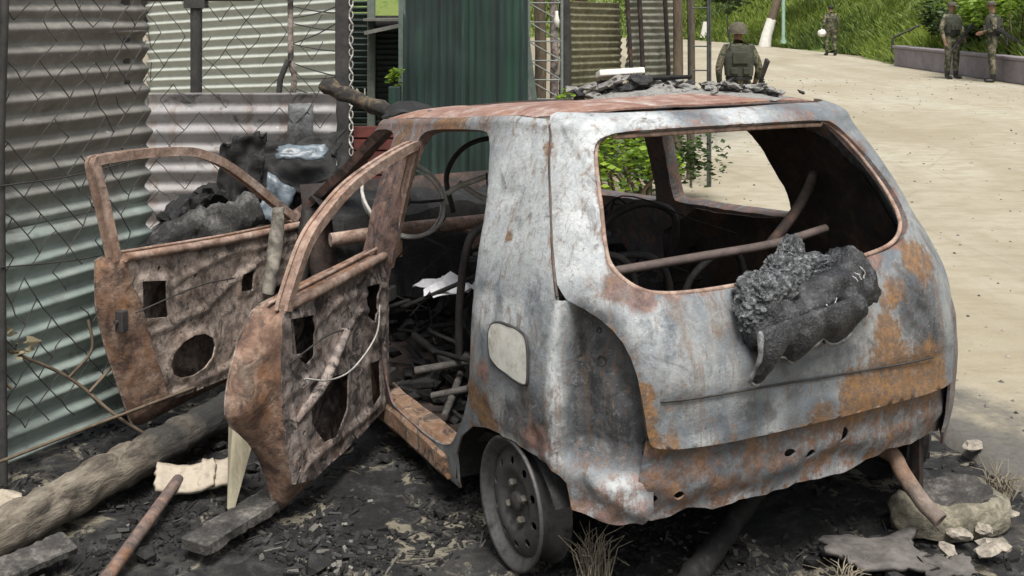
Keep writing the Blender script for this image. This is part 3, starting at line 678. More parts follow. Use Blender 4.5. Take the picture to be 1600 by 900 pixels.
# charred lumps on the floor (too many to pick apart)
mb = MB(); rr = random.Random(5)
for k in range(560):
    x = rr.uniform(-.2, 2.05); y = rr.uniform(-.6, .6); base = .13 if x > .45 else .27
    h = .22 * math.exp(-((x - 1.0) / .5) ** 2 - ((y + .1) / .4) ** 2) + .12 * math.exp(-((x - 1.7) / .3) ** 2)
    z = base + rr.random() ** 1.5 * h; r = rr.uniform(.015, .05)
    if rr.random() < .5: mb.blob((x, y, z), r, k, .6, 1, (1, 1.2, .6))
    else:
        Mr = Matrix.Rotation(rr.uniform(0, 6.3), 3, 'Z') @ Matrix.Rotation(rr.gauss(0, .35), 3, 'Y'); mb.box((x, y, z + .01), (rr.uniform(.05, .2), rr.uniform(.01, .03), rr.uniform(.006, .02)), Mr)
mb.build('charred_filling', M_CHAR, car, kind='stuff')
mb = MB()
for k, (a, b) in enumerate((((.95, .62, .26), (.7, .05, .36)), ((.85, .6, .2), (.6, .25, .3)), ((1.05, .3, .32), (.75, .5, .24)), ((.7, .62, .18), (1.0, .4, .24)))):
    mb = MB(); mb.tube([a, lerp(a, b, .5), b], .013, 7, rough=.3, seed=k); mb.build('burnt_stick', m_noise('ash_stick', (.012, .011, .01), (.12, .11, .1), 12) if k == 0 else bpy.data.materials['ash_stick'], car)
# exhaust tail pipe and bracket on the far corner
mb = MB(); mb.tube(spline([(.2, -.3, .2), (-.1, -.36, .21), (-.28, -.40, .215), (-.35, -.385, .18), (-.42, -.39, .12), (-.475, -.40, .085)], 6), .021, 14, cap=False, rough=.08)
ex = mb.build('exhaust_pipe', m_rust('pipe_rust', [(.3, (.1, .08, .07)), (.5, (.24, .19, .16)), (.7, (.33, .26, .2))], .25, .3), car); ex.modifiers.new('t', 'SOLIDIFY').thickness = .003
mb = MB(); mb.box((-.30, -.50, .15), (.014, .045, .28)); mb.box((-.315, -.482, .15), (.03, .006, .28)); mb.build('bumper_bracket', M_INNER, car)

def rrect(p, r=.014):
    if len(p) > 8: return p
    out = []
    for i in range(len(p)):
        a, b, c = Vector(p[i - 1]), Vector(p[i]), Vector(p[(i + 1) % len(p)])
        for q, f in ((a, 1.), (a, .35), (c, .35), (c, 1.)): out.append(tuple(b + (q - b).normalized() * r * f))
    return out
# ------------------------------------------------------------------ doors (parts of the car), opened on the near side
def door(hx, alpha, outer, inner, holes, frame, belt, tilt, label, M_DOOR=M_DOOR):
    d = bpy.data.objects.new('door', None); link(d, car); d.location = (hx, .71, 0); d.rotation_euler = (tilt, 0, PI - R(alpha)); d['label'] = label
    W = .085
    # outer skin
    oc = outer
    P, T = tri2d(oc, [], .026)
    P3 = np.array([(t, -.02 * math.exp(-((z - .42) / .25) ** 2) + .012 * (z - .4) + .004 * nz((t, 0, z), 9, 4), z) for t, z in P])
    shell(P3, T, .004, 'outer_skin', M_DOOR, d, flip=False)
    # inner pressing with its service holes, ribs and buckles
    ic = inner
    rb = random.Random(int(alpha)); bolts = []
    xs_ = [p[0] for p in inner]; zs_ = [p[1] for p in inner]; hs = np.array([q for h in holes for q in resample(h, .02)])
    while len(bolts) < 22:
        c = (rb.uniform(min(xs_) + .04, max(xs_) - .05), rb.uniform(min(zs_) + .05, max(zs_) - .04))
        if not pip(np.array([c]), inner)[0] or any(pip(np.array([c]), h)[0] for h in holes) or np.min(np.hypot(hs[:, 0] - c[0], hs[:, 1] - c[1])) < .03 or any(math.dist(c, b) < .05 for b in bolts) or min(math.dist(c, q) for q in resample(inner, .02)) < .025: continue
        bolts.append(c)
    bh = [[(c[0] + r_ * math.cos(k * PI / 3), c[1] + r_ * math.sin(k * PI / 3)) for k in range(6)] for c in bolts for r_ in (rb.choice((.005, .006, .009)),)]
    P, T = tri2d(ic, [rrect(h) for h in holes] + bh, .0125)
    def seg(t, z, a, b):
        vx, vz = b[0] - a[0], b[1] - a[1]; k = max(0, min(1, ((t - a[0]) * vx + (z - a[1]) * vz) / (vx * vx + vz * vz))); return math.hypot(t - a[0] - vx * k, z - a[1] - vz * k)
    w_ = max(xs_)
    ribs = [((.1, .57), (w_ * .55, .60), .012), ((w_ * .55, .60), (w_ * .78, .56), .012), ((.1, .48), (w_ * .35, .53), .010), ((w_ * .35, .53), (w_ * .6, .44), .012), ((.12, .36), (w_ * .3, .44), .011), ((w_ * .62, .42), (w_ * .9, .40), .014), ((.1, .16), (w_ * .8, .15), .012), ((w_ * .88, .2), (w_ * .97, .55), .010), ((w_ * .1, .2), (w_ * .12, .6), .010)]
    def relief(t, z):
        d = .005 * nz((t, 0, z), 4, alpha) + .003 * nz((t, 0, z), 13, alpha + 2) + .0015 * nz((t, 0, z), 42, 1)
        for a, b, wd in ribs: d += .007 / (1 + (seg(t, z, a, b) / wd) ** 8)
        dh = float(np.min(np.hypot(hs[:, 0] - t, hs[:, 1] - z))); d += .008 / (1 + ((dh - .008) / .012) ** 6)
        return d
    P3 = np.array([(t, W + relief(t, z), z) for t, z in P])
    shell(P3, T, .005, 'inner_panel', M_DOOR, d, flip=True)
    # shut faces joining skin and pressing all round
    mb = MB(); n = 90
    def even(p):
        p = resample(p, .01); m = len(p); k0 = min(range(m), key=lambda i: (p[i][0] - p[0][0]) ** 2 + (p[i][1] - 0) ** 2 * 9)
        p = p[k0:] + p[:k0]; return [p[int(i * m / n)] for i in range(n)]
    a = even(oc); b = even(ic); V = []
    rows = 5
    for j in range(rows):
        f = j / (rows - 1)
        for (t1, z1), (t2, z2) in zip(a, b):
            t = t1 + (t2 - t1) * f ** 1.5; z = z1 + (z2 - z1) * f ** 1.5; y = -.005 + (W + .005) * f + (.010 * nz((t, f, z), 12, 3) + .006 * nz((t, f, z), 30, 8) if 0 < j < rows - 1 else 0)
            if j == 0: y = -.02 * math.exp(-((z - .42) / .25) ** 2) + .012 * (z - .4) + .004 * nz((t, 0, z), 9, 4) - .002
            if j == rows - 1: y = W + relief(t, z) - .003
            V.append((t + (.006 * nz((t, f, z), 18, 6) if 0 < j < rows - 1 else 0), y, z))
    mb.add(V, [(j * n + i, j * n + (i + 1) % n, (j + 1) * n + (i + 1) % n, (j + 1) * n + i) for j in range(rows - 1) for i in range(n)], True)
    mb.build('shut_face', M_RUSTY, d)
    # window frame: a ribbed channel swept along the glass line
    fp = spline(frame, 8); mb = MB()
    def sweep(off_in, wid, dep, y0):
        V = []; m = len(fp)
        for i, (t, y, z) in enumerate(fp):
            q0 = fp[max(i - 1, 0)]; q1 = fp[min(i + 1, m - 1)]; tx, tz = q1[0] - q0[0], q1[2] - q0[2]; l = math.hypot(tx, tz) or 1
            nx, nz_ = -tz / l, tx / l
            for u_, v_ in ((off_in, y0), (off_in + wid, y0), (off_in + wid, y0 + dep), (off_in, y0 + dep)):
                V.append((t + nx * u_, y + v_, z + nz_ * u_))
        F = [(i * 4 + k, i * 4 + (k + 1) % 4, (i + 1) * 4 + (k + 1) % 4, (i + 1) * 4 + k) for i in range(m - 1) for k in range(4)] + [(0, 1, 2, 3), tuple((m - 1) * 4 + k for k in (3, 2, 1, 0))]
        mb.add(V, F)
    sweep(-.011, .026, .012, -.010); sweep(-.004, .012, .024, .001); sweep(-.013, .033, .010, .024)
    bevel(mb.build('window_frame', M_FRAME, d), .003, 1)
    # belt rail along the top of the pressing
    mb = MB(); bp = spline(belt, 6); mb.tube(bp, .016, 8, rough=.2); mb.tube([(t, y - .05, z + .012) for t, y, z in bp], .006, 6); mb.build('belt_rail', M_FRAME, d)
    for z in (.22, .52):
        mb = MB(); mb.box((.015, .06, z), (.06, .05, .05)); mb.tube([(-.015, .05, z - .03), (-.015, .05, z + .03)], .011, 8); bevel(mb.build('hinge', M_SOOT, d), .004, 1)
    tl = max(p[0] for p in inner); mb = MB(); mb.box((tl - .005, .05, .47), (.03, .035, .075)); mb.tube([(tl - .02, .045, .47), (tl + .022, .045, .47)], .008, 8); bevel(mb.build('latch', M_SOOT, d), .003, 1)
    mb = MB(); mb.tube(spline([(tl - .02, .10, .50), (tl * .7, .105, .52), (tl * .5, .10, .50)], 6), .003, 6); mb.build('latch_rod', M_SOOT, d)
    return d
M_RUSTY = m_rust('shut_face_rust', [(.3, (.085, .045, .032)), (.47, (.25, .155, .11)), (.65, (.38, .285, .22))], .6, .45, .2)
rd = door(1.12, 47, [(.02, .10), (.0, .4), (.02, .68), (.5, .675), (.76, .668), (.82, .655), (.87, .60), (.905, .53), (.93, .45), (.935, .39), (.915, .35), (.87, .315), (.81, .26), (.76, .19), (.72, .11), (.69, .01), (.665, -.005), (.62, .02), (.3, .07)],
     [(.06, .13), (.05, .4), (.06, .67), (.45, .672), (.78, .66), (.795, .52), (.785, .36), (.765, .24), (.73, .12), (.6, .085), (.3, .10)],
     [[(.755, .625), (.61, .60), (.61, .475), (.66, .46), (.745, .52)], [(.64, .40), (.48, .37), (.37, .345), (.39, .23), (.46, .17), (.55, .18), (.63, .27)], [(.245, .60), (.15, .59), (.18, .46), (.24, .5)], [(.22, .33), (.14, .32), (.13, .19), (.19, .17)]],
     [(.775, .065, .655), (.762, .07, .70), (.709, .10, .844), (.626, .12, .92), (.494, .14, .99), (.28, .155, 1.04), (.075, .17, 1.07), (.055, .168, 1.05), (.045, .14, .95), (.04, .09, .75), (.04, .06, .62)],
     [(.05, .085, .675), (.3, .09, .672), (.55, .09, .667), (.78, .08, .66)], 0, 'open rear door with an empty window frame and torn inner panel')
fd = door(2.06, 52, [(.02, .09), (.0, .35), (.02, .62), (.6, .65), (1.15, .70), (1.19, .69), (1.17, .52), (1.09, .28), (1.01, .06), (.97, .05), (.5, .06)],
     [(.06, .12), (.05, .4), (.06, .61), (.6, .645), (1.12, .69), (1.10, .6), (1.05, .5), (.98, .3), (.90, .13), (.5, .11)],
     [[(1.06, .60), (.94, .575), (.925, .44), (1.05, .465)], [(.79 + .125 * math.cos(k * PI / 6), .262 + .075 * math.sin(k * PI / 6)) for k in range(12)], [(.5, .5), (.42, .5), (.43, .42), (.5, .43)], [(.3, .4), (.2, .4), (.2, .25), (.3, .25)]],
     [(1.148, .03, .685), (1.155, .03, .72), (1.19, .02, .88), (1.22, .012, 1.0), (1.222, .012, 1.035), (1.19, .013, 1.043), (.988, .02, 1.040), (.80, .035, 1.025), (.70, .042, 1.0), (.58, .05, .949), (.42, .05, .855), (.27, .05, .757), (.12, .05, .66)],
     [(.06, .085, .62), (.5, .09, .645), (.8, .09, .668), (1.13, .08, .695)], 0, 'open front door by the tin fence with a round speaker hole', M_DOOR2)
# loose straw wire caught in the rear door
mb = MB(); mb.tube(spline([(.72, .12, .44), (.6, .14, .40), (.42, .13, .38), (.25, .13, .44), (.2, .12, .53)], 6), .003, 5); mb.build('loose_wire', M_TUBE, rd)
mb = MB(); mb.tube([(.70, .06, .62), (.69, .07, .49)], .006, 5); mb.tube([(.74, .07, .50), (.66, .07, .485)], .009, 5); mb.build('window_rail', M_DOOR, rd)
mb = MB(); mb.tube(spline([(.70, .07, .30), (.6, .1, .36), (.5, .1, .42), (.42, .1, .5)], 5), .018, 8, rough=.3); mb.build('buckled_rib', M_DOOR, rd)

# ------------------------------------------------------------------ melted lump hanging on the hatch
M_MELT = m_noise('melted_plastic', (.006, .0065, .008), (.02, .021, .024), 22, .42, 1., .014, (.10, .105, .11), det=9)
M_CRUST = m_noise('plastic_crust', (.012, .013, .015), (.06, .065, .07), 60, .4, 1., .01, (.34, .35, .36))
M_CHALK = m_noise('chalk', (.12, .12, .12), (.5, .5, .5), 60)
lump = thing('melted_lump', 'black melted plastic roll with grey crust and chalk scrawl hanging on the hatch sill', 'melted plastic', c2w(-.395, .045, .612), R(90) + CAR_A)
off = Vector((-.40, .02, .60))
def lc(x, y, z): return Vector((x, y, z)) - off
ax = [(-.41, .25, .69), (-.43, .2, .70), (-.435, .12, .72), (-.435, .0, .745), (-.43, -.07, .762), (-.42, -.12, .78), (-.41, -.155, .79)]
axs = spline(ax, 6); mb = MB()
mb.tube([lc(*p) for p in axs], [.02 + .064 * math.sin(min(1, max(.02, i / (len(axs) - 1)) * 5) * PI / 2) * (.82 + .3 * i / len(axs)) * (1 if i < len(axs) - 3 else (.95, .75, .4)[i - len(axs) + 3]) for i in range(len(axs))], 48, rough=.3, seed=3)
from mathutils.bvhtree import BVHTree
roll_bvh = BVHTree.FromPolygons([Vector(v) for v in mb.v], mb.f)
mb.build('roll', M_MELT, lump)
# wrinkled skirt below the roll
Vv = []; nu, nv = 26, 14
for j in range(nv):
    for i in range(nu):
        fy = i / (nu - 1); fz = j / (nv - 1)
        y = .285 - .37 * fy; z = .725 + .05 * fy - fz * (.135 - .035 * fy + .022 * math.sin(fy * 17))
        x = -.515 - .035 * math.sin(fz * 3) + .05 * fz + .014 * math.sin(fy * 21 + fz * 4) * fz + .012 * nz((0, y, z), 14, 5)
        Vv.append(lc(x, y, z))
mb = MB(); mb.add(Vv, [(j * nu + i, j * nu + i + 1, (j + 1) * nu + i + 1, (j + 1) * nu + i) for j in range(nv - 1) for i in range(nu - 1)], True)
sk = mb.build('skirt', M_MELT, lump); sk.modifiers.new('t', 'SOLIDIFY').thickness = .007
ed = [Vv[(nv - 1) * nu + i] for i in range(nu)] ; ed2 = [Vv[j * nu] for j in range(nv)]
M_DRIP = m_noise('melt_edge', (.06, .063, .068), (.34, .35, .36), 30, .3, .5, .004)
mb = MB(); mb.tube([q_ + Vector((-.007, 0, 0)) for q_ in ed2 + ed], .007, 6, rough=.7, seed=2); mb.build('drip_edge', M_DRIP, sk)
# crumbly crust on the sill
def crust(c, r, seed, sq):
    bm = bmesh.new(); bmesh.ops.create_icosphere(bm, subdivisions=5, radius=1); V = []
    for v in bm.verts:
        d = v.co.normalized(); k = 1 + .35 * fbm(d, 1.4, seed, 2) + .22 * (.5 - abs(nz(d, 5, seed))) + .16 * (.5 - abs(nz(d, 11, seed + 4))) + .12 * nz(d, 22, seed)
        V.append(lc(c[0] + d.x * r * k * sq[0], c[1] + d.y * r * k * sq[1], c[2] + d.z * r * k * sq[2]))
    F = [[v.index for v in f.verts] for f in bm.faces]; bm.free(); mb.add(V, F)
mb = MB(); crust((-.425, .175, .765), .075, 3, (.75, 1.25, .95)); crust((-.40, .08, .815), .06, 9, (.7, 1.3, .9)); crust((-.375, .045, .865), .038, 5, (.7, 1., 1.25)); crust((-.39, -.03, .83), .05, 7, (.7, 1.5, .6))
mb.build('crust', M_CRUST, lump)
def roll_pt(y, up):
    k = min(range(len(axs)), key=lambda i: abs(axs[i][1] - y)); c = axs[k]; dv = Vector((-math.cos(up), 0, math.sin(up))); o_ = lc(c[0], y, c[2])
    h = roll_bvh.ray_cast(o_ + dv * .3, -dv); return (h[0] + dv * .001) if h[0] is not None else o_ + dv * .08
strokes = [[(y_ + .02, u_) for y_, u_ in s__] for s__ in [[(.118, .25), (.135, .1), (.13, -.15), (.11, -.3), (.095, -.2), (.095, -.02), (.11, -.02)], [(.07, .25), (.06, -.25)], [(.08, .26), (.055, .22)], [(.075, -.25), (.045, -.28)], [(.03, .32), (.01, .0)], [(-.015, .35), (.01, .0), (.005, -.4)], [(-.09, .75), (-.10, .5)], [(-.11, .8), (-.12, .45)], [(-.13, .8), (-.14, .5), (-.135, .4)]]]
for s in strokes:
    mb = MB(); mb.tube([roll_pt(y, u) for y, u in resample(s, .03, False)], .0022, 5); mb.build('chalk_stroke', M_CHALK, lump)
# rag of white plastic inside the car
mb = MB(); Vv = []
for j in range(8):
    for i in range(10): Vv.append((1.0 - .16 * i / 9 + .02 * nz((i, j, 0), .6), .36 - .2 * j / 7 + .03 * nz((i, j, 3), .5), .53 + .05 * nz((i, j, 5), .7) - .03 * abs(i - 4) / 4))
mb.add(Vv, [(j * 10 + i, j * 10 + i + 1, (j + 1) * 10 + i + 1, (j + 1) * 10 + i) for j in range(7) for i in range(9)])
rag = mb.build('plastic_rag', m_noise('white_rag', (.55, .56, .6), (.75, .76, .8), 10, .5), None); rag.location = c2w(.2, .16, 0); rag.rotation_euler = (0, 0, R(90) + CAR_A)
tag(rag, 'crumpled white plastic rag lying on the charred seat frames', 'rag')

# ------------------------------------------------------------------ ground, road, hill
def gz(x, y):
    return 0.
def bump(x, y):
    d = math.hypot((x - .1) / 2.6, (y - 3.9) / 2.6); k = max(0., min(1., 1.5 - d))
    if x > 1.5: k *= max(0., 1 - (x - 1.5) / .8)
    return k * (.026 * fbm((x, y, 0), 3.2, 1.1, 3) + .013 * nz((x, y, 0), 13, 4.4) + .008 * nz((x, y, 0), 31, 2.4)) - .018 * k
def axis(lo, hi, a, b, fine, grow=1.35):
    c = list(np.arange(a, b + 1e-6, fine)); s = fine; x = b
    while x < hi: s *= grow; x += s; c.append(min(x, hi))
    s = fine; x = a
    while x > lo: s *= grow; x -= s; c.insert(0, max(x, lo))
    return c
def sheet(name, xs, ys, f, m, keep=None):
    V = [(x, y, f(x, y)) for y in ys for x in xs]; nx = len(xs)
    F = [(j * nx + i, j * nx + i + 1, (j + 1) * nx + i + 1, (j + 1) * nx + i) for j in range(len(ys) - 1) for i in range(nx - 1)
         if keep is None or keep((xs[i] + xs[i + 1]) / 2, (ys[j] + ys[j + 1]) / 2)]
    mb = MB(); mb.add(V, F, True); o = mb.build(name, m); tag(o, kind='structure'); return o
# ground: char and ash round the car, trodden earth beyond
t = NT('charred_ground'); v = t.vec(world=True)
n1 = t.noise(2.2, 7, .65, v, .5); n2 = t.noise(14, 7, .7, v); n3 = t.noise(70, 4, .7, v); vo = t.vor(45, v)
dx = t.n.new('ShaderNodeSeparateXYZ'); t.L(v, dx.inputs[0])
ex = t.math('MULTIPLY', t.math('SUBTRACT', dx.outputs[0], .2), .40); ey = t.math('MULTIPLY', t.math('SUBTRACT', dx.outputs[1], 4.4), .36)
dist = t.math('SQRT', t.math('ADD', t.math('MULTIPLY', ex, ex), t.math('MULTIPLY', ey, ey)))
k = t.step(t.math('ADD', dist, t.math('MULTIPLY', t.math('SUBTRACT', n1, .5), 1.1)), .72, 1.1)
char = t.ramp(n2, [(.35, (.005, .005, .006)), (.5, (.016, .016, .017)), (.62, (.05, .049, .048)), (.75, (.15, .143, .135))])
char = t.mix(t.step(n1, .5, .66), char, t.mix(n2, (.008, .008, .009), (.075, .072, .066)))
pale = t.math('MULTIPLY', t.step(t.noise(4, 7, .7, v, 1.), .545, .62), .8)
char = t.mix(pale, char, t.mix(n2, (.2, .175, .12), (.36, .33, .26)))
earth = t.ramp(n2, [(.3, (.14, .115, .08)), (.5, (.26, .22, .16)), (.7, (.36, .32, .25))])
col = t.mix(k, char, earth); t.bump(t.math('ADD', n3, t.math('MULTIPLY', n2, 2.)), .9, .012)
M_GROUND = t.done(col, .9)
sheet('ground', axis(-90, 90, -2.4, 2.6, .04), axis(-8, 130, 2.3, 6.2, .04), lambda x, y: gz(x, y) + bump(x, y) - .012, M_GROUND)
# road
t = NT('road_concrete'); v = t.vec(world=True)
n1 = t.noise(.5, 6, .6, t.vec((1, .5, 1), True), .6); n2 = t.noise(3.5, 7, .65, t.vec((1, 1.6, 1), True)); n3 = t.noise(40, 5, .7, v)
col = t.ramp(n1, [(.32, (.30, .262, .185)), (.5, (.375, .34, .258)), (.68, (.43, .405, .33))])
col = t.mix(t.math('MULTIPLY', t.step(n2, .42, .64), .6), col, (.27, .23, .155))
col = t.mix(t.math('MULTIPLY', t.step(t.noise(1.4, 8, .7, t.vec((.5, 2.2, 1), True), 1.), .5, .7), .35), col, (.27, .235, .165))
col = t.mix(t.math('MULTIPLY', t.step(n3, .56, .7), .35), col, (.22, .19, .14))
trk = t.noise(1, 5, .6, t.vec((1.1, .05, 1), True, (0, 0, R(-9))), .3)
col = t.mix(t.math('MULTIPLY', t.step(trk, .5, .64), .4), col, (.25, .215, .15))
spk = t.step(t.vor(9, t.vec((1, 2.5, 1), True)), .05, .11)
col = t.mix(t.math('MULTIPLY', t.math('SUBTRACT', 1., spk), .6), col, (.13, .11, .085))
cr = t.step(t.vor(.55, t.vec((1, .6, 1), True), 'DISTANCE_TO_EDGE'), .0, .012)
col = t.mix(t.math('MULTIPLY', t.math('SUBTRACT', 1., cr), .18), col, (.15, .125, .09))
dxr = t.n.new('ShaderNodeSeparateXYZ'); t.L(v, dxr.inputs[0])
ex = t.math('MULTIPLY', t.math('SUBTRACT', dxr.outputs[0], .3), .5); ey = t.math('MULTIPLY', t.math('SUBTRACT', dxr.outputs[1], 3.6), .45)
dr = t.math('ADD', t.math('SQRT', t.math('ADD', t.math('MULTIPLY', ex, ex), t.math('MULTIPLY', ey, ey))), t.math('MULTIPLY', t.math('SUBTRACT', t.noise(3, 7, .7, v), .5), .7))
col = t.mix(t.math('SUBTRACT', 1., t.step(dr, .72, .98)), col, t.mix(n3, (.05, .047, .043), (.17, .16, .14)))
t.bump(t.math('ADD', n3, n2), .6, .01); M_ROAD = t.done(col, .85)
def road_left(y):
    return float(np.interp(y, [-8, 3.0, 3.6, 4.4, 5.2, 6.5, 8, 10, 15, 25, 45, 60, 75], [2.3, 1.95, 1.72, 1.60, 1.25, .95, 1.05, 1.33, 2.05, 3.3, 4.2, 1.5, -8]))
def road_right(y):
    return float(np.interp(y, [-8, 20, 23, 30, 33, 37, 42, 50, 58, 66, 75], [13.5, 10.9, 10.6, 10.5, 11.0, 11.6, 11.2, 10.3, 9, 5, -4]))
ys = axis(-8, 75, 2.6, 6.5, .05, 1.25); cols = 46
V = []
for y in ys:
    a = road_left(y) - .12 + .10 * fbm((0, y, 0), 1.6, 3.3); b = road_right(y) + .3 * nz((0, y, 0), .5)
    for i in range(cols):
        f = (i / (cols - 1)) ** 1.5; x = a + (b - a) * f; V.append((x, y, gz(x, y) + .004 + .004 * nz((x, y, 0), 3) - (.05 if i == 0 else 0)))
mb = MB(); mb.add(V, [(j * cols + i, j * cols + i + 1, (j + 1) * cols + i + 1, (j + 1) * cols + i) for j in range(len(ys) - 1) for i in range(cols - 1)], True)
tag(mb.build('road', M_ROAD), kind='structure')
# grass bank beyond the road
M_GRASSB = m_noise('bank_soil', (.035, .06, .012), (.12, .17, .035), .8, .9, .6, .05, (.16, .14, .06), world=True)
def hz(x, y):
    a = max(0, x - road_right(y) - .1) if y < 66 else 20.
    if y < 30.5: a = max(0, x - 10.85)
    h = .62 * a if a < 5 else 3.1 + .35 * (a - 5)
    if y < 30.5: h += .35 * min(1, a * 3)
    b = max(0, y - 60 - max(0, (x - 2) * -.0)) * .55
    h = max(h if x > 4 or y < 66 else 0, min(b, 6) if x > -14 else 0)
    h += (.18 * nz((x, y, 0), .6) + .1 * nz((x, y, 0), 1.7)) * min(1, h) 
    return h - .03
def bank_keep(x, y): return hz(x, y) > -.02
sheet('grass_bank', list(np.arange(-14, 40, .6)), list(np.arange(6, 84, .7)), hz, M_GRASSB, bank_keep)
def m_leaf(name, c1, c2, rough=.6, trans=.25):
    t = NT(name); r, g, b, a = t.attr('tint')
    col = t.mix(r, c1, c2); t.done(col, rough)
    tr = t.n.new('ShaderNodeBsdfTranslucent'); t.L(col, tr.inputs[0]); mx = t.n.new('ShaderNodeMixShader'); mx.inputs[0].default_value = trans
    out = t.n['Material Output']; t.L(t.b.outputs[0], mx.inputs[1]); t.L(tr.outputs[0], mx.inputs[2]); t.L(mx.outputs[0], out.inputs[0])
    return t.m
def tinted(name, V, F, tint, m, parent=None, kind=None):
    me = bpy.data.meshes.new(name); me.from_pydata(V, [], F); me.update(); me.materials.append(m)
    at = me.attributes.new('tint', 'FLOAT_COLOR', 'POINT'); tt = np.zeros((len(V), 4), np.float32); tt[:, 0] = tint; tt[:, 3] = 1; at.data.foreach_set('color', tt.ravel())
    o = link(bpy.data.objects.new(name, me), parent); tag(o, kind=kind); return o
M_GRASS = m_leaf('grass_blade', (.05, .09, .012), (.26, .34, .05), .6, .3)
rr = random.Random(31); V = []; F = []; TT = []
for k in range(52000):
    if k % 5 < 4:
        y = 19 + 45 * rr.random() ** 1.2; x0 = road_right(y) if y > 30.5 else 10.9; x = x0 + rr.expovariate(.45)
    else: x = rr.uniform(-2, 14); y = rr.uniform(60, 70)
    z = hz(x, y)
    if z < -.02: continue
    h = rr.uniform(.12, .42) * (1 + .6 * nz((x, y, 0), .35)); a = rr.uniform(0, 6.3); wd = rr.uniform(.012, .035) * (1 + y / 40); b = len(V); lx, ly = rr.gauss(0, .14), rr.gauss(0, .14)
    ca, sa = math.cos(a) * wd, math.sin(a) * wd
    V += [(x - ca, y - sa, z - .03), (x + ca, y + sa, z - .03), (x + lx * .5, y + ly * .5, z + h * .65), (x + lx, y + ly, z + h)]
    F += [(b, b + 1, b + 2), (b + 2, b + 1, b + 3)]
    tn = max(0, min(1, .45 + .5 * nz((x, y, 0), .3, 3) + rr.gauss(0, .2))); TT += [tn * .6, tn * .6, tn, tn]
g = tinted('bank_grass', V, F, TT, M_GRASS, kind='stuff')
# low concrete wall by the far verge
M_CONC = m_noise('purple_concrete', (.17, .15, .165), (.27, .24, .26), 3, .85, .4, .01)
wl_ = thing('low_wall', 'low purple-grey concrete wall along the grassy verge behind the two standing soldiers', 'wall', (10.62, 25.0, 0))
mb = MB(); mb.box((0, 0, .25), (.28, 10.4, .5)); bevel(mb.build('wall_body', M_CONC, wl_), .03)
mb = MB(); mb.box((0, 0, .53), (.36, 10.5, .07)); bevel(mb.build('coping', M_CONC, wl_), .02)

# ------------------------------------------------------------------ leaves helper, bushes and trees
def leaf_cloud(centres, n, size, seed, flat=1.):
    rr = random.Random(seed); V = []; F = []; T = []
    for k in range(n):
        c, r = centres[rr.randrange(len(centres))]
        d = Vector((rr.gauss(0, 1), rr.gauss(0, 1), rr.gauss(0, 1))).normalized() * r * rr.random() ** .45
        p = Vector(c) + Vector((d.x, d.y, d.z * flat)); s = size * rr.uniform(.6, 1.3)
        q = Matrix.Rotation(rr.uniform(0, 6.3), 3, 'Z') @ Matrix.Rotation(rr.gauss(.5, .5), 3, 'X')
        b = len(V)
        for x, y, z in ((-.5, 0, 0), (0, -.28, .06), (.5, 0, 0), (0, .28, .06)): V.append(tuple(p + q @ Vector((x * s, y * s, z * s))))
        F.append((b, b + 1, b + 2, b + 3)); t_ = max(0, min(1, .5 + .35 * rr.gauss(0, 1))); T += [t_] * 4
    return V, F, T
M_LEAF1 = m_leaf('leaf_bright', (.06, .12, .012), (.28, .42, .03), .5, .35)
M_LEAF2 = m_leaf('leaf_dark', (.015, .035, .01), (.07, .12, .025), .5, .25)
M_BARK = m_noise('bark', (.06, .045, .03), (.17, .13, .09), 9, .9, .8, .02, stretch=(1, 1, .3))
M_WHITE = m_noise('whitewash', (.6, .58, .52), (.78, .77, .72), 6, .8)
def plant(name, label, cat, loc, centres, n, size, seed, m, trunk=None, group=None):
    o = thing(name, label, cat, loc, 0, group)
    V, F, T = leaf_cloud(centres, n, size, seed); tinted('crown' if trunk else 'foliage', V, F, T, m, o)
    rr = random.Random(seed)
    if trunk:
        mb = MB(); mb.tube(spline(trunk[0], 5), trunk[1], 10, rough=.12) if not isinstance(trunk[1], list) else mb.tube(trunk[0], trunk[1], 10, rough=.12)
        for c, r in centres[:6]: mb.tube([trunk[0][-1], lerp(trunk[0][-1], c, .6), c], [.05, .03, .012], 6)
        mb.build('trunk', M_BARK, o)
    else:
        mb = MB()
        for c, r in centres: mb.tube([(c[0] * .2, c[1] * .2, 0), (c[0] * .6, c[1] * .6, c[2] * .6), c], [.02, .014, .006], 6)
        mb.build('stem', M_BARK, o)
    return o
def rc(rr, n, ext, r): return [((rr.uniform(-ext[0], ext[0]), rr.uniform(-ext[1], ext[1]), rr.uniform(ext[2], ext[3])), rr.uniform(*r)) for _ in range(n)]
rr = random.Random(8)
plant('leafy_bush', 'bright green bush beyond the car, seen through its empty windows', 'bush', (.80, 8.2, 0), rc(rr, 9, (.42, .35, .3, .8), (.16, .28)), 2600, .06, 4, M_LEAF1)
plant('leafy_bush', 'dark green bush behind the bright one, seen through the car', 'bush', (1.1, 8.9, 0), rc(rr, 8, (.45, .3, .25, .75), (.16, .28)), 1800, .06, 5, M_LEAF2)
plant('verge_bush', 'yellow-green bush at the right edge behind the two soldiers', 'bush', (11.45, 25.0, .55), rc(rr, 12, (1.1, 1.6, .5, 2.0), (.35, .6)), 5200, .13, 6, M_LEAF1)
plant('verge_bush', 'dark bush on the verge between the two standing soldiers', 'bush', (11.5, 27.6, .5), rc(rr, 10, (.7, 1.3, .2, 1.3), (.3, .5)), 2600, .14, 7, M_LEAF2)
plant('shade_tree', 'bright leafy tree behind the dark shop at upper left', 'tree', (-2.2, 14.5, 0), rc(rr, 14, (1.3, 1.0, 1.7, 3.8), (.4, .7)), 6000, .12, 8, M_LEAF1, ([(0, 0, 0), (.05, 0, 1.0), (0, 0, 1.9)], [.11, .09, .07]))
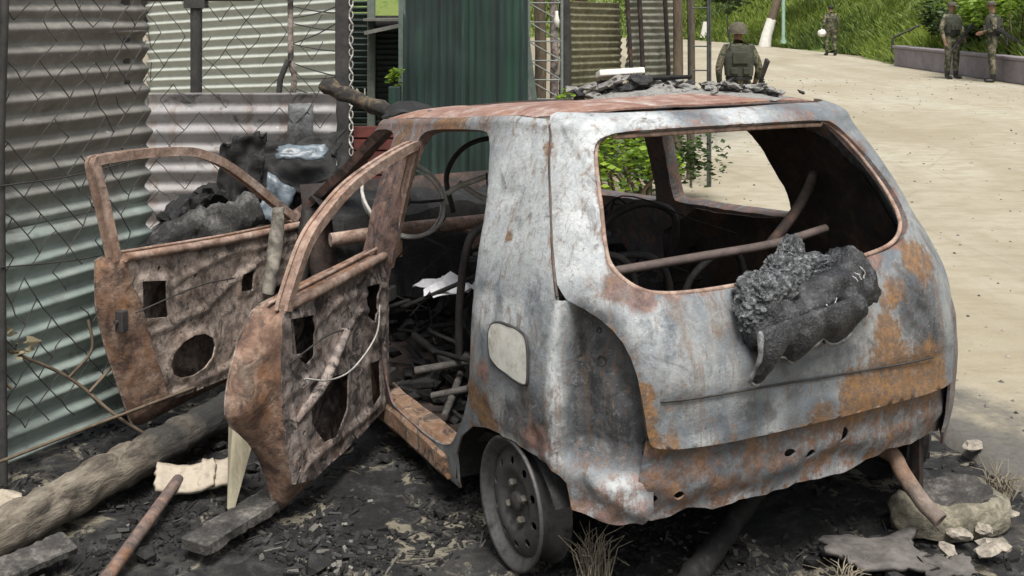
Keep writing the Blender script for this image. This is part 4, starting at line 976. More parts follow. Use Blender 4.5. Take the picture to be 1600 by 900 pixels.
plant('shade_tree', 'dark leafy tree over the tin wall and gate', 'tree', (1.3, 12.4, 0), rc(rr, 12, (1.5, .6, 1.72, 3.2), (.25, .45)), 4200, .11, 9, M_LEAF2, ([(-.6, .3, 0), (-.55, .3, 1.0), (-.5, .2, 1.8)], [.1, .085, .07]))
# leaning tree with a whitewashed foot
wt = thing('whitewashed_tree', 'leaning tree trunk with whitewashed foot beside the far road', 'tree', (10.55, 46, 0))
mb = MB(); mb.tube([(0, 0, -.05), (.1, 0, .5), (.3, 0, 1.15)], [.26, .22, .2], 14, rough=.08); mb.build('whitewash', M_WHITE, wt)
mb = MB(); mb.tube([(.295, 0, 1.12), (.5, 0, 1.8), (1.0, 0, 3.2), (1.3, 0, 4.2)], [.195, .18, .15, .1], 14, rough=.12); mb.build('trunk', M_BARK, wt)
V, F, T = leaf_cloud(rc(rr, 10, (1.6, 1.2, 4.2, 6), (.6, .9)), 2500, .25, 12); o = tinted('crown', V, F, T, M_LEAF2, wt); o.location = (1.4, 0, 0)
mb = MB(); mb.tube([(0, 0, 0), (0, 0, 4)], .07, 10); mb.tube([(0, 0, 0), (0, 0, .15)], .12, 10)
o = mb.build('green_pole', m_noise('pole_green', (.22, .36, .27), (.34, .48, .38), 5, .5)); o.location = (10.85, 44, .2); tag(o, 'thin pale green pole on the bank right of the whitewashed trunk', 'pole')
mb = MB(); mb.tube([(0, 0, 0), (0, 0, 4)], .05, 10); mb.tube([(0, 0, 0), (0, 0, .12)], .1, 10)
o = mb.build('boundary_post', M_WHITE); o.location = (8.9, 61, .2); tag(o, 'pale post standing on the far grass beyond the gate', 'post')
mb = MB(); mb.add([(-.28, 0, .1), (.28, 0, .1), (.12, 0, .9), (-.12, 0, .9), (-.28, .2, .1), (.28, .2, .1), (.12, .15, .9), (-.12, .15, .9)], [(0, 1, 2, 3), (7, 6, 5, 4), (0, 4, 5, 1), (1, 5, 6, 2), (2, 6, 7, 3), (3, 7, 4, 0)])
o = mb.build('marker_stone', M_WHITE); o.location = (9.7, 55, .05); tag(o, 'small white marker stone at the far roadside seen through the gate', 'stone')
# handrail on the bank
hr_ = thing('handrail', 'dark sloping handrail on the grass bank left of the low wall', 'railing', (10.7, 30.5, 0))
mb = MB(); mb.tube([(.05, .6, .75), (1.2, .2, 1.35), (2.2, 0, 1.9)], .03, 8); mb.build('rail', M_SOOT, hr_)
for x, y, z in ((.05, .6, .75), (1.2, .2, 1.35)):
    mb = MB(); mb.tube([(x, y, 0), (x, y, z)], .035, 8); mb.build('post', M_SOOT, hr_)

# ------------------------------------------------------------------ tin fence and sheds on the left
def m_tin(name, hi_c, lo_c, zmix=None, stain=(.1, .07, .05), amt=.5, soot=.4, vs_=None):
    t = NT(name); v = t.vec(world=True); n1 = t.noise(2.4, 6, .65, v, .8); n2 = t.noise(16, 6, .7, v); n3 = t.noise(80, 4, .7, v)
    streak = t.noise(1, 5, .65, t.vec((14, 14, .8), True))
    if zmix:
        sx = t.n.new('ShaderNodeSeparateXYZ'); t.L(v, sx.inputs[0])
        f = t.step(t.math('ADD', sx.outputs[2], t.math('MULTIPLY', t.math('SUBTRACT', n1, .5), .7)), zmix[0], zmix[1]); col = t.mix(f, lo_c, hi_c)
    else: col = t.mix(n1, lo_c, hi_c)
    col = t.mix(t.math('MULTIPLY', t.step(n2, .42, .68), .45), col, t.mix(.5, col, (.5, .5, .46)))
    col = t.mix(t.math('MULTIPLY', t.step(streak, .48, .68), amt), col, stain)
    col = t.mix(t.math('MULTIPLY', t.step(t.noise(5, 6, .7, v, 1.), .54, .68), soot), col, (.025, .024, .024))
    col = t.mix(t.step(t.noise(24, 3, .6, v), .70, .74), col, (.5, .5, .48))
    t.bump(t.math('ADD', n3, n2), .3, .004); return t.done(col, .6)
def corr(name, p0, p1, z0, z1, m, parent, period=.082, amp=.017, tilt=0., roll=0., ragged=.0, seed=0, wob=.006, vertical=False):
    """corrugated sheet from p0 to p1 (ground points); ridges run along it, or upright when vertical"""
    p0 = Vector((*p0, 0)); p1 = Vector((*p1, 0)); d = p1 - p0; L = d.length; d.normalize(); nrm = Vector((d.y, -d.x, 0))
    Hh = z1 - z0; along = L if vertical else Hh; other = Hh if vertical else L
    na = max(4, int(along / period * 8)); no = max(6, int(other / .07)); V = []
    for j in range(na + 1):
        for i in range(no + 1):
            a = j / na * along; o = i / no * other
            if ragged:
                o += ragged * nz((a, seed, 0), 9, seed) * (1 if i == no else 0) - ragged * nz((a, seed, 3), 9, seed) * (1 if i == 0 else 0)
            c_ = 2 * PI * a / period; h = amp * (math.cos(c_) + .28 * math.sin(2 * c_)) if not vertical else amp * math.cos(c_); h += wob * nz((a, o, seed), 2.2, seed) + wob * .5 * nz((a, o, seed), 6, seed)
            x, z = (a, o) if vertical else (o, a)
            z += math.tan(roll) * (x - L / 2)
            V.append(p0 + d * x + nrm * (h - math.tan(tilt) * z) + Vector((0, 0, z0 + z)))
    mb = MB(); mb.add(V, [(j * (no + 1) + i, j * (no + 1) + i + 1, (j + 1) * (no + 1) + i + 1, (j + 1) * (no + 1) + i) for j in range(na) for i in range(no)], True)
    o = mb.build(name, m, parent); o.modifiers.new('t', 'SOLIDIFY').thickness = .0015; return o
M_TIN1 = m_tin('tin_grey_green', (.20, .19, .172), (.29, .355, .325), (.62, 1.02), (.2, .18, .16), .45, .35)
M_TIN2 = m_tin('tin_scorched_pink', (.36, .325, .295), (.22, .23, .265), None, (.19, .13, .10), .6, .75)
M_TIN3 = m_tin('tin_pale', (.44, .45, .40), (.34, .38, .34), None, (.3, .29, .22), .35, .15)
M_TIN4 = m_tin('tin_olive', (.16, .145, .075), (.11, .105, .06), None, (.06, .05, .03), .5, .25)
M_POSTD = m_noise('post_dark', (.018, .017, .017), (.055, .052, .05), 8, .7, .5, .005)
dw = Vector((.443, .896, 0)); wp = lambda t_, o=0: (-1.72 + .443 * t_ + .896 * o, 3.70 + .896 * t_ - .443 * o)
fence = thing('tin_fence', 'grey-green corrugated tin fence with horizontal ridges at the left edge', 'fence', (0, 0, 0))
corr('tin_sheet', wp(-1.6), wp(.68), .02, .80, M_TIN1, fence, seed=1, ragged=.006, wob=.016)
corr('tin_sheet', wp(-1.6, -.012), wp(.685, -.012), .74, 1.52, M_TIN1, fence, seed=2, ragged=.006, wob=.016)
corr('tin_sheet', wp(-1.6, -.024), wp(.68, -.024), 1.46, 2.3, M_TIN1, fence, seed=3, ragged=.006, wob=.016)
for t_ in (-1.4, -.35, .6):
    x, y = wp(t_, -.07); mb = MB(); mb.tube([(x, y, 0), (x, y, 2.35)], .035, 8, rough=.15); mb.build('post', M_POSTD, fence)
x, y = wp(-.062, .09); mb = MB(); mb.tube([(x, y, 0), (x - .01, y, 1.1), (x + .012, y, 1.8), (x + .01, y, 2.3)], .0145, 10, rough=.15)
o = mb.build('fence_pole', M_POSTD); tag(o, 'thin dark pole carrying the wire mesh at the left edge', 'pole')
pk = thing('scorched_sheet', 'pinkish scorched corrugated tin sheet standing behind the open front door', 'tin sheet', (0, 6.15, 0))
corr('tin_sheet', (-2.07, .0), (-.985, .03), -.02, 1.085, M_TIN2, pk, amp=.014, seed=5, ragged=.008, wob=.03, period=.11)
mb = MB(); V = []
for j in range(14):
    for i in range(6): V.append((-1.235 + .028 * i + .014 * nz((i, j, 0), .8), -.06 - .025 * math.sin(j * .5), 1.03 - .036 * j + .012 * nz((j, i, 2), .9)))
mb.add(V, [(j * 6 + i, j * 6 + i + 1, (j + 1) * 6 + i + 1, (j + 1) * 6 + i) for j in range(13) for i in range(5)], True); o = mb.build('hanging_strip', m_noise('grey_strip', (.03, .033, .036), (.16, .165, .17), 12, .5, .7, .01), pk); o.modifiers.new('t', 'SOLIDIFY').thickness = .006
fw = thing('tin_shed', 'pale corrugated tin shed wall with dark posts behind the scorched sheet', 'shed', (0, 0, 0))
corr('tin_sheet', (-2.95, 8.9), (-1.22, 8.0), .5, 1.75, M_TIN3, fw, roll=R(3.2), seed=7, period=.075, amp=.014, ragged=.02)
corr('tin_sheet', (-2.95, 8.92), (-1.22, 8.02), -.05, .56, M_TIN3, fw, roll=R(3.2), seed=8, period=.088, amp=.018)
corr('tin_sheet', (-2.95, 8.92), (-1.22, 8.02), 1.7, 2.6, M_TIN3, fw, roll=R(3.2), seed=9, period=.088, amp=.018)
mb = MB(); mb.tube([(-1.98, 6.9, 0), (-1.98, 6.9, 1.6)], .036, 8, rough=.1); mb.box((-1.98, 6.9, 1.59), (.13, .09, .06)); mb.build('post', M_POSTD, fw)
mb = MB(); mb.tube([(-2.4, 7.0, 1.63), (-1.6, 6.82, 1.64)], .03, 8, rough=.3); mb.tube([(-2.4, 7.0, 1.70), (-1.6, 6.82, 1.68)], .024, 8, rough=.3); mb.build('beam', M_POSTD, fw)
mb = MB(); mb.box((-.953, 6.24, 1.15), (.09, .07, 2.3)); gp = bevel(mb.build('gate_post', M_POSTD), .006); tag(gp, 'thick black post right of the scorched tin sheet', 'post')
mb = MB()
for k in range(46):
    z = .75 + k * .035; c = Vector((-.905, 6.19, z)); mb.tube([c + Vector((.011 * math.cos(a + k * 1.57), .011 * math.sin(a + k * 1.57) * (k % 2), .022 * math.sin(a))) for a in [2 * PI * q / 8 for q in range(8)]], .0036, 5, closed=True)
o = mb.build('hanging_chain', M_TUBE, None, kind='stuff'); tag(o, 'pale metal chain hanging along the thick black post', 'chain')
mb = MB(); mb.tube(spline([(-1.28, 6.4, 0), (-1.28, 6.4, .9), (-1.265, 6.4, 1.15), (-1.285, 6.4, 1.25), (-1.287, 6.4, 1.6), (-1.285, 6.4, 2.2)], 5), .017, 8, rough=.25)
o = mb.build('rusty_rod', M_DOOR); tag(o, 'rusty upright rod left of the thick black post', 'rod')
mb = MB(); mb.tube([(-1.36, 6.36, .95), (-1.34, 6.36, 1.15), (-1.295, 6.37, 1.26)], .018, 8, rough=.2); mb.tube([(-1.36, 6.36, .95), (-1.38, 6.36, .0)], .018, 8, rough=.2)
o = mb.build('charred_stick', M_POSTD); tag(o, 'short black stick leaning against the rusty rod', 'stick')
wires = thing('strand_wire', 'dark strands of wire strung between the rusty rod and the thick post', 'wire', (-1.28, 6.4, 0))
for a, b in ((1.57, 1.53), (1.50, 1.585), (1.47, 1.43), (1.35, 1.50), (1.35, 1.31), (1.24, 1.16), (1.15, 1.17), (1.10, 1.0)):
    mb = MB(); mb.tube(spline([(0, 0, a), (.16, 0, (a + b) / 2 - .012), (.325, -.14, b)], 4), .0038, 5); mb.build('strand', M_POSTD, wires)
# chain-link netting in front of the sheets
net = thing('chain_link', 'torn dark chain-link netting strung in front of the tin fence', 'wire netting', (0, 0, 0))
def netting(path, zlo, zhi, pitch, seed, drop):
    rr = random.Random(seed); mb = MB()
    path = [Vector((*p, 0)) for p in path]; cum = [0]
    for a, b in zip(path, path[1:]): cum.append(cum[-1] + (b - a).length)
    def at(s):
        s = max(0, min(cum[-1], s))
        for i in range(len(path) - 1):
            if s <= cum[i + 1]: return path[i].lerp(path[i + 1], (s - cum[i]) / (cum[i + 1] - cum[i]))
        return path[-1]
    ns = int(cum[-1] / pitch); nr = int((zhi - zlo) / (pitch * .62))
    def P(i, j):
        s = i * pitch + (pitch / 2 if j % 2 else 0); z = zlo + j * pitch * .62
        q = at(s); return Vector((q.x + .04 * nz((s, z, 0), 3, seed), q.y + .04 * nz((s, z, 5), 3, seed), z + .045 * nz((s, z, 9), 2.5, seed)))
    for j in range(nr):
        for i in range(ns):
            for di in ((0, 1) if j % 2 else (-1, 0)):
                if rr.random() < drop: continue
                a, b = P(i, j), P(i + di, j + 1); m = (a + b) / 2 + Vector((rr.gauss(0, .004), rr.gauss(0, .006), rr.gauss(0, .004)))
                mb.tube([a, m, b], .0026, 3, cap=False)
    return mb.build('wire_mesh', M_POSTD, net, kind='stuff')
netting([wp(-.9, .07), wp(.1, .07), wp(.64, .09)], .12, 2.1, .105, 3, .32)
netting([(-2.0, 6.02), (-1.5, 6.04), (-.99, 6.08)], .3, 1.9, .14, 9, .45)
for k, (a, b, m_) in enumerate((((-.2, .1, .98), (.64, .1, 1.0), 0), ((-.15, .1, .72), (.66, .1, .66), 0))):
    p, q = wp(a[0] if isinstance(a, tuple) else a, .1) if False else wp(a[0], .1), wp(b[0], .1); mb = MB(); mb.tube(spline([(p[0], p[1], a[2]), ((p[0] + q[0]) / 2, (p[1] + q[1]) / 2, (a[2] + b[2]) / 2 - .02), (q[0], q[1], b[2])], 5), .0026, 5); mb.build('tension_wire', M_POSTD, net)

# ------------------------------------------------------------------ sheds, sheets and mast behind the car
def m_green():
    t = NT('green_sheet'); v = t.vec(world=True); st = t.noise(1, 6, .65, t.vec((30, 30, .7), True)); st2 = t.noise(1, 4, .6, t.vec((9, 9, .35), True)); n = t.noise(1.5, 5, .6, v)
    col = t.ramp(st, [(.35, (.006, .014, .013)), (.52, (.011, .026, .023)), (.66, (.018, .044, .036)), (.78, (.06, .11, .09))])
    col = t.mix(t.math('MULTIPLY', t.step(st2, .52, .66), .6), col, (.012, .05, .03)); col = t.mix(t.math('MULTIPLY', t.step(n, .5, .7), .5), col, (.007, .012, .012)); t.bump(st, .3, .01); return t.done(col, .5)
M_GREEN = m_green()
M_SLAT = m_noise('shutter_green', (.015, .028, .024), (.04, .06, .052), 6, .6)
gs = thing('green_sheet', 'tall dark green ribbed metal sheet standing upright behind the car', 'metal sheet', (0, 8.0, 0))
corr('sheet', (-.79, .0), (-.29, -.02), -.02, 2.6, M_GREEN, gs, period=.055, amp=.003, seed=11, vertical=True, wob=.012)
corr('sheet', (-.31, -.035), (.115, -.05), -.02, 2.6, M_GREEN, gs, period=.055, amp=.003, seed=12, vertical=True, wob=.012, roll=R(0))
mb = MB(); mb.box((-.80, .02, 1.3), (.05, .04, 2.6)); mb.box((.11, .0, 1.3), (.045, .05, 2.6), Matrix.Rotation(R(-7), 3, 'Y')); mb.build('frame_post', m_noise('frame_green', (.05, .075, .065), (.12, .15, .13), 7, .6), gs)
# shuttered stall left of the green sheet
st = thing('shuttered_stall', 'dark stall with slatted green shutters left of the green sheet', 'stall', (-1.12, 9.0, 0))
for k in range(26):
    z = .35 + k * .05; mb = MB(); mb.box((-.27 + .0, 0, z), (.46, .02, .036), Matrix.Rotation(R(28), 3, 'X')); mb.build('slat', M_SLAT, st)
for k in range(24):
    z = .35 + k * .045; mb = MB(); mb.box((.22, .05, z), (.42, .02, .032), Matrix.Rotation(R(28), 3, 'X')); mb.build('slat', M_SLAT, st)
mb = MB(); mb.box((0, .2, .75), (1.2, .05, 1.5)); mb.build('back_wall', M_SOOT, st)
mb = MB(); mb.box((-.025, -.04, .9), (.06, .06, 1.8)); mb.build('post', m_noise('post_green', (.09, .12, .10), (.2, .23, .2), 6, .6), st)
mb = MB(); mb.box((.26, -.1, 1.43), (.62, .5, .03), Matrix.Rotation(R(-12), 3, 'Y')); mb.box((.1, -.1, 1.47), (.3, .5, .02)); mb.build('eave', m_noise('eave_grey', (.1, .1, .09), (.2, .2, .18), 5), st)
cu = bpy.data.curves.new('letters', 'FONT'); cu.body = 'EN'; cu.size = .16; cu.extrude = .004; cu.materials.append(M_WHITE)
lo = link(bpy.data.objects.new('lettering', cu), st); lo.location = (-.215, -.06, .80); lo.rotation_euler = (R(90), 0, 0); lo.scale = (.75, 1, 1)
dg = bpy.context.evaluated_depsgraph_get(); me = bpy.data.meshes.new_from_object(lo.evaluated_get(dg)); bpy.data.objects.remove(lo); lo = link(bpy.data.objects.new('lettering', me), st); lo.location = (-.215, -.06, .80); lo.rotation_euler = (R(90), 0, 0); lo.scale = (.75, 1, 1)
mb = MB()
for k in range(5): mb.box((0, 0, .05 + k * .07), (.26, .03, .058))
mb.box((0, .03, .18), (.27, .02, .36)); rs = mb.build('red_board', m_noise('red_board', (.06, .015, .013), (.15, .04, .032), 7, .6)); rs.location = (-.775, 6.3, .52); tag(rs, 'dull red ribbed board just left of the car roof', 'board')
mb = MB(); mb.box((0, 0, .31), (.22, .02, .62)); o = mb.build('board_back', M_POSTD, rs); o.location = (0, .06, -.53)
pot = thing('potted_plant', 'small yellow-green plant in a green tin at the foot of the green sheet', 'plant', (-.84, 7.9, 0))
mb = MB(); mb.box((0, 0, .5), (.085, .085, 1.0)); bevel(mb.build('planter', M_GREEN, pot), .004)
V, F, T = leaf_cloud([((0, 0, 1.04), .06), ((-.03, 0, 1.08), .05), ((.02, 0, 1.1), .05)], 70, .05, 3); tinted('foliage', V, F, T, M_LEAF1, pot)
# lattice mast
ms = thing('lattice_mast', 'thin grey lattice mast of welded rods right of the green sheet', 'mast', (0, 8.3, 0)); M_ROD = m_noise('mast_rod', (.12, .14, .13), (.24, .26, .24), 9, .5)
for x in (.125, .375):
    mb = MB(); mb.tube([(x, 0, 0), (x, 0, 2.6)], .012, 8); mb.build('upright', M_ROD, ms)
for k in range(17):
    z = .15 + k * .145
    mb = MB(); mb.tube([(.125, 0, z), (.375, 0, z)], .006, 6); mb.build('rung', M_ROD, ms)
    if k < 16: mb = MB(); mb.tube([(.125, 0, z + .145), (.375, 0, z)], .006, 6); mb.build('diagonal', M_ROD, ms)
for x, r, m_, lab in ((.215, .05, M_BARK, 'grey-brown tree trunk behind the lattice mast'), (.33, .035, M_DOOR, 'reddish slim trunk behind the lattice mast'), (.42, .05, M_POSTD, 'black charred trunk behind the right rod of the lattice mast')):
    mb = MB(); mb.tube([(x, 9.0, 0), (x + .02, 9.0, 1.2), (x - .02, 9.0, 2.6)], [r * 1.1, r, r * .85], 10, rough=.2, seed=x)
    o = mb.build('tree_trunk', m_); tag(o, lab, 'trunk')
mb = MB(); mb.lathe([(.001, 0), (.02, .0), (.022, .05), (.012, .09), (.01, .12), (.001, .12)], 12); o = mb.build('white_bottle', M_WHITE); o.location = (.335, 8.26, 1.42); tag(o, 'small white bottle hanging on the lattice mast', 'bottle')
# olive tin walls
ow = thing('tin_wall', 'mossy olive corrugated tin wall right of the lattice mast', 'wall', (0, 0, 0))
corr('tin_sheet', (.42, 9.6), (1.02, 10.4), .0, 1.62, M_TIN4, ow, period=.062, amp=.010, seed=14, ragged=.04, roll=R(-1.0), wob=.02)
M_PATCH = m_tin('tin_patchy', (.13, .135, .1), (.19, .19, .15), None, (.05, .045, .03), .5, .5)
ow2 = thing('tin_wall', 'patchy grey tin wall with dark uprights beside the gate', 'wall', (0, 0, 0))
corr('tin_sheet', (1.06, 10.3), (1.62, 10.6), .0, 1.75, M_PATCH, ow2, period=.062, amp=.009, seed=15, ragged=.04, wob=.03)
for x, y in ((1.19, 10.25), (1.075, 10.2), (1.45, 10.4)):
    mb = MB(); mb.tube([(x, y, 0), (x + .03, y, 1.0), (x - .02, y, 1.9)], .022, 7, rough=.3, seed=x); mb.build('upright', M_INNER, ow2)
for x, r, lab in ((1.50, .045, 'thick brown wooden post at the end of the patchy tin wall'), (1.62, .035, 'slim brown wooden post left of the barred gate')):
    mb = MB(); mb.tube([(x, 10.0, -.05), (x + .01, 10.0, 1.0), (x, 10.0, 2.2)], r, 9, rough=.12, seed=x); o = mb.build('wooden_post', M_BARK); tag(o, lab, 'post')
gt = thing('barred_gate', 'narrow dark metal gate frame with three cross bars by the road', 'gate', (0, 9.6, 0)); M_GATE = m_noise('gate_iron', (.03, .035, .03), (.08, .085, .075), 8, .6)
for x in (1.56, 1.708, 1.728):
    mb = MB(); mb.tube([(x, 0, -.02), (x, 0, 2.2)], .011, 7); mb.build('upright', M_GATE, gt)
for z in (.55, 1.02, 1.23, 1.565, 1.8):
    mb = MB(); mb.tube([(1.55, 0, z), (1.73, 0, z)], .007, 6); mb.build('cross_bar', M_GATE, gt)
# burnt rubble fallen on the roof
M_STONE = m_noise('rubble', (.03, .03, .03), (.26, .255, .24), 14, .9, .7, .008, (.1, .1, .1))
M_STONE2 = m_noise('rubble_dark', (.008, .008, .009), (.05, .05, .05), 14, .9, .7, .008)
def roof_at(x, y): return dome(x, y) - .09 * max(0, x - .3) * min(1.1, dome(x, y) - .1) - .018 * math.exp(-((x - .9) / .5) ** 2 - (y / .3) ** 2)
rr = random.Random(17)
def on_roof(f):                                        # f runs along the pile from its left (front) end to its right end
    x = .80 - .62 * f; y = -.02 - .36 * f; return x + rr.gauss(0, .05), y + rr.gauss(0, .05), (.075 * math.exp(-((f - .25) / .3) ** 2) + .03)
for k in range(96):
    f = rr.random() ** 1.25; x, y, h = on_roof(f); r = rr.uniform(.012, .028) * (1.15 if f < .6 else .8); z = roof_at(x, y) + r * .3 + rr.random() ** 1.5 * h * .6
    mb = MB(); mb.blob((0, 0, 0), r, k, .8, 2, (1.6, 1.1, .5)); o = mb.build('rubble_stone', M_STONE if rr.random() < .6 else M_STONE2); o.location = c2w(x, y, z); o.rotation_euler = (rr.uniform(-.4, .4), rr.uniform(-.4, .4), rr.uniform(0, 6))
    tag(o, 'grey burnt stone in the rubble lying on the car roof', 'stone', 'stones on the car roof')
V = []; nx, ny = 40, 12
for j in range(ny):
    for i in range(nx):
        f = i / (nx - 1) * 1.1 - .05; d = (j / (ny - 1) * 2 - 1); x = .80 - .62 * f + d * .07; y = -.02 - .36 * f - d * .12; k = max(0, 1 - d * d) * min(1, max(0, (1 - abs(2 * f - 1)) * 4))
        V.append(c2w(x, y, roof_at(x, y) + k * (.035 * math.exp(-((f - .25) / .3) ** 2) + .008) * (1 + .6 * nz((f * 9, d * 2, 0), 1.5)) - .004))
mb = MB(); mb.add(V, [(j * nx + i, j * nx + i + 1, (j + 1) * nx + i + 1, (j + 1) * nx + i) for j in range(ny - 1) for i in range(nx - 1)]); o = mb.build('ash_ridge', M_STONE); tag(o, 'low ridge of dark ash under the stones on the car roof', 'ash')
p = c2w(.70, -.09, 1.30); mb = MB(); mb.box((0, 0, 0), (.17, .07, .022), Matrix.Rotation(R(-3), 3, 'Y')); o = bevel(mb.build('pale_board', M_WHITE), .004); o.location = (p[0], p[1], 1.318); o.rotation_euler = (R(-12), 0, R(8)); tag(o, 'off-white board fragment on top of the rubble on the car roof', 'board')
for a, b, lab in (((.86, .0, 1.245), (.70, .02, 1.28), 'pale splintered lath on the left end of the roof rubble'), ((.62, -.12, 1.30), (.42, -.2, 1.315), 'black charred lath across the top of the roof rubble')):
    a = c2w(*a); b = c2w(*b); mb = MB(); mb.tube([a, lerp(a, b, .5), b], .009, 6, rough=.3); o = mb.build('lath', M_STONE if 'pale' in lab else M_CHAR); tag(o, lab, 'lath')

# ------------------------------------------------------------------ burnt clutter between fence and car
M_ASHW = m_noise('ash_wood', (.05, .047, .043), (.30, .28, .24), 5, .9, .8, .012, (.16, .15, .135), stretch=(1, 1, 1))
M_ASH = m_noise('ash', (.008, .008, .008), (.045, .044, .042), 12, .95, 1., .015, (.17, .165, .155), det=9)
def heap_mesh(name, c, ext, h, m, seed, label, cat='debris', amp=.25):
    V = []; nx = ny = 46
    for j in range(ny):
        for i in range(nx):
            fx = i / (nx - 1) * 2 - 1; fy = j / (ny - 1) * 2 - 1; k = max(0, 1 - fx * fx) ** .9 * max(0, 1 - fy * fy) ** .9
            V.append((fx * ext[0], fy * ext[1], k * h * (1 + amp * fbm((fx, fy, 0), 1.8, seed)) + (.05 * nz((fx, fy, 0), 7, seed) + .04 * nz((fx, fy, 0), 15, seed)) * min(1, k * 4) - .02))
    mb = MB(); mb.add(V, [(j * nx + i, j * nx + i + 1, (j + 1) * nx + i + 1, (j + 1) * nx + i) for j in range(ny - 1) for i in range(nx - 1)])
    o = mb.build(name, m); o.location = (c[0], c[1], 0); return tag(o, label, cat)
heap_mesh('ash_heap', (-1.50, 5.05), (.55, .6), .60, M_ASH, 3, 'grey ash heap behind the open front door', 'ash heap')
heap_mesh('char_heap', (-1.10, 5.62), (.55, .7), .80, M_CHAR, 5, 'black charred heap over the nose of the car', 'char heap', .35)
def stick(name, pts, r, m, label, cat, n=10, rough=.15, seed=0):
    if isinstance(r, list) and len(r) == len(pts) and len(pts) < 8: 
        q = spline([(*p, a) for p, a in zip(pts, r)], 9); pts = [p[:3] for p in q]; r = [p[3] for p in q]; n = max(n, 16) if n > 4 else n
    mb = MB(); mb.tube(pts, r, n, rough=rough, seed=seed); return tag(mb.build(name, m), label, cat)
def sheet_piece(name, c, ax, ay, nu, nv, warp_, m, label, cat, th=.006, seed=0, ragged=.15):
    c = Vector(c); ax = Vector(ax); ay = Vector(ay); nn = ax.cross(ay).normalized(); V = []
    for j in range(nv + 1):
        for i in range(nu + 1):
            a = i / nu * 2 - 1; b = j / nv * 2 - 1
            if abs(a) > .99 or abs(b) > .99: k = 1 + ragged * nz((a, b, 0), 2.6, seed)
            else: k = 1
            q_ = c + ax * a * k + ay * b * k; V.append(q_ + nn * (warp_(a, b) + (.03 * nz(q_, 9, seed) + .016 * nz(q_, 22, seed) if name == 'curled_sheet' else .006 * nz(q_, 24, seed))))
    mb = MB(); mb.add(V, [(j * (nu + 1) + i, j * (nu + 1) + i + 1, (j + 1) * (nu + 1) + i + 1, (j + 1) * (nu + 1) + i) for j in range(nv) for i in range(nu)], True)
    o = mb.build(name, m); s_ = o.modifiers.new('t', 'SOLIDIFY'); s_.thickness = th; return tag(o, label, cat)
stick('ash_log', [(-1.72, 4.75, .42), (-1.5, 4.85, .54), (-1.3, 4.92, .6), (-1.14, 4.98, .66)], [.04, .07, .085, .07], M_ASH, 'ash-coated log resting on the heap behind the front door window', 'log', 24, .5)
sheet_piece('curled_sheet', (-1.27, 5.15, .76), (.10, .02, .02), (.02, .0, .19), 30, 34, lambda a, b: .03 * nz((a, b, 0), 2, 3), M_CHAR, 'black curled panel standing on the heap behind the front door', 'burnt sheet', .01, 4, .35)
sheet_piece('curled_sheet', (-1.05, 5.3, .80), (.2, .05, .03), (.0, .08, .10), 34, 28, lambda a, b: .04 * nz((a, b, 0), 2, 8), M_CHAR, 'black crumpled panel below the hanging grey strip', 'burnt sheet', .01, 6, .4)
M_BLUE = m_noise('blue_melt', (.04, .05, .06), (.2, .25, .29), 9, .35, .6, .01)
sheet_piece('blue_plastic', (-.99, 5.2, .88), (.11, .02, .0), (.0, .03, .03), 10, 6, lambda a, b: .02 * nz((a, b, 0), 2, 2), M_BLUE, 'pale blue melted plastic on top of the black pile', 'plastic', .006, 3, .3)
sheet_piece('blue_plastic', (-1.07, 5.0, .68), (.06, .01, -.03), (.02, .03, .09), 8, 8, lambda a, b: .025 * nz((a, b, 0), 2, 5), M_BLUE, 'blue-grey melted flap below the front door frame', 'plastic', .006, 7, .3)
stick('pale_lath', [(-.99, 4.47, .40), (-.965, 4.48, .56), (-.955, 4.5, .74)], [.026, .03, .024], m_noise('pale_wood', (.06, .055, .05), (.36, .33, .28), 12, .85, .6, .006), 'whitish charred lath upright between the two open doors', 'lath', 6, .25)
stick('dark_lath', [(-.90, 4.55, .3), (-.88, 4.6, .5), (-.86, 4.65, .7)], [.035, .035, .03], M_SOOT, 'bluish black upright plank behind the rear door window', 'plank', 4, .1)
rr = random.Random(44)
for k in range(34):
    x = rr.uniform(-1.65, -.95); y = rr.uniform(4.75, 5.7); r = rr.uniform(.03, .075)
    z = .55 * math.exp(-((x + 1.5) / .4) ** 2 - ((y - 5.05) / .4) ** 2) + .72 * math.exp(-((x + 1.1) / .4) ** 2 - ((y - 5.6) / .5) ** 2)
    mb = MB(); mb.blob((0, 0, 0), r, k * 1.7, .7, 2, (1.3, 1, .7)); o = mb.build('charred_lump', M_CHAR); o.location = (x, y, z + .02); o.rotation_euler = (rr.uniform(-.6, .6), rr.uniform(-.6, .6), rr.uniform(0, 6)); tag(o, 'black charred lump in the pile between tin sheet and car nose', 'charred lump', 'charred lumps behind the doors')
# charred branch over the bonnet and black strip on the roof edge
stick('charred_branch', spline([(-.86, 5.0, 1.21), (-.76, 4.95, 1.17), (-.62, 4.9, 1.12), (-.46, 4.8, 1.065)], 4), [.03, .034, .032, .03, .034, .034, .035, .032, .03, .035, .034, .03, .02], m_noise('branch_char', (.006, .006, .006), (.025, .022, .02), 7, .9, .8, .01, (.2, .15, .08)), 'charred branch with ochre broken end over the car nose', 'branch', 10, .45)
sheet_piece('black_strip', (-.44, 4.75, 1.10), (.11, -.02, -.004), (.005, .07, .02), 14, 5, lambda a, b: .035 * (1 - a * a) + .006 * nz((a, b, 0), 3), M_CHAR, 'black bowed strip lying at the front edge of the roof', 'strip', .01, 3, .2)

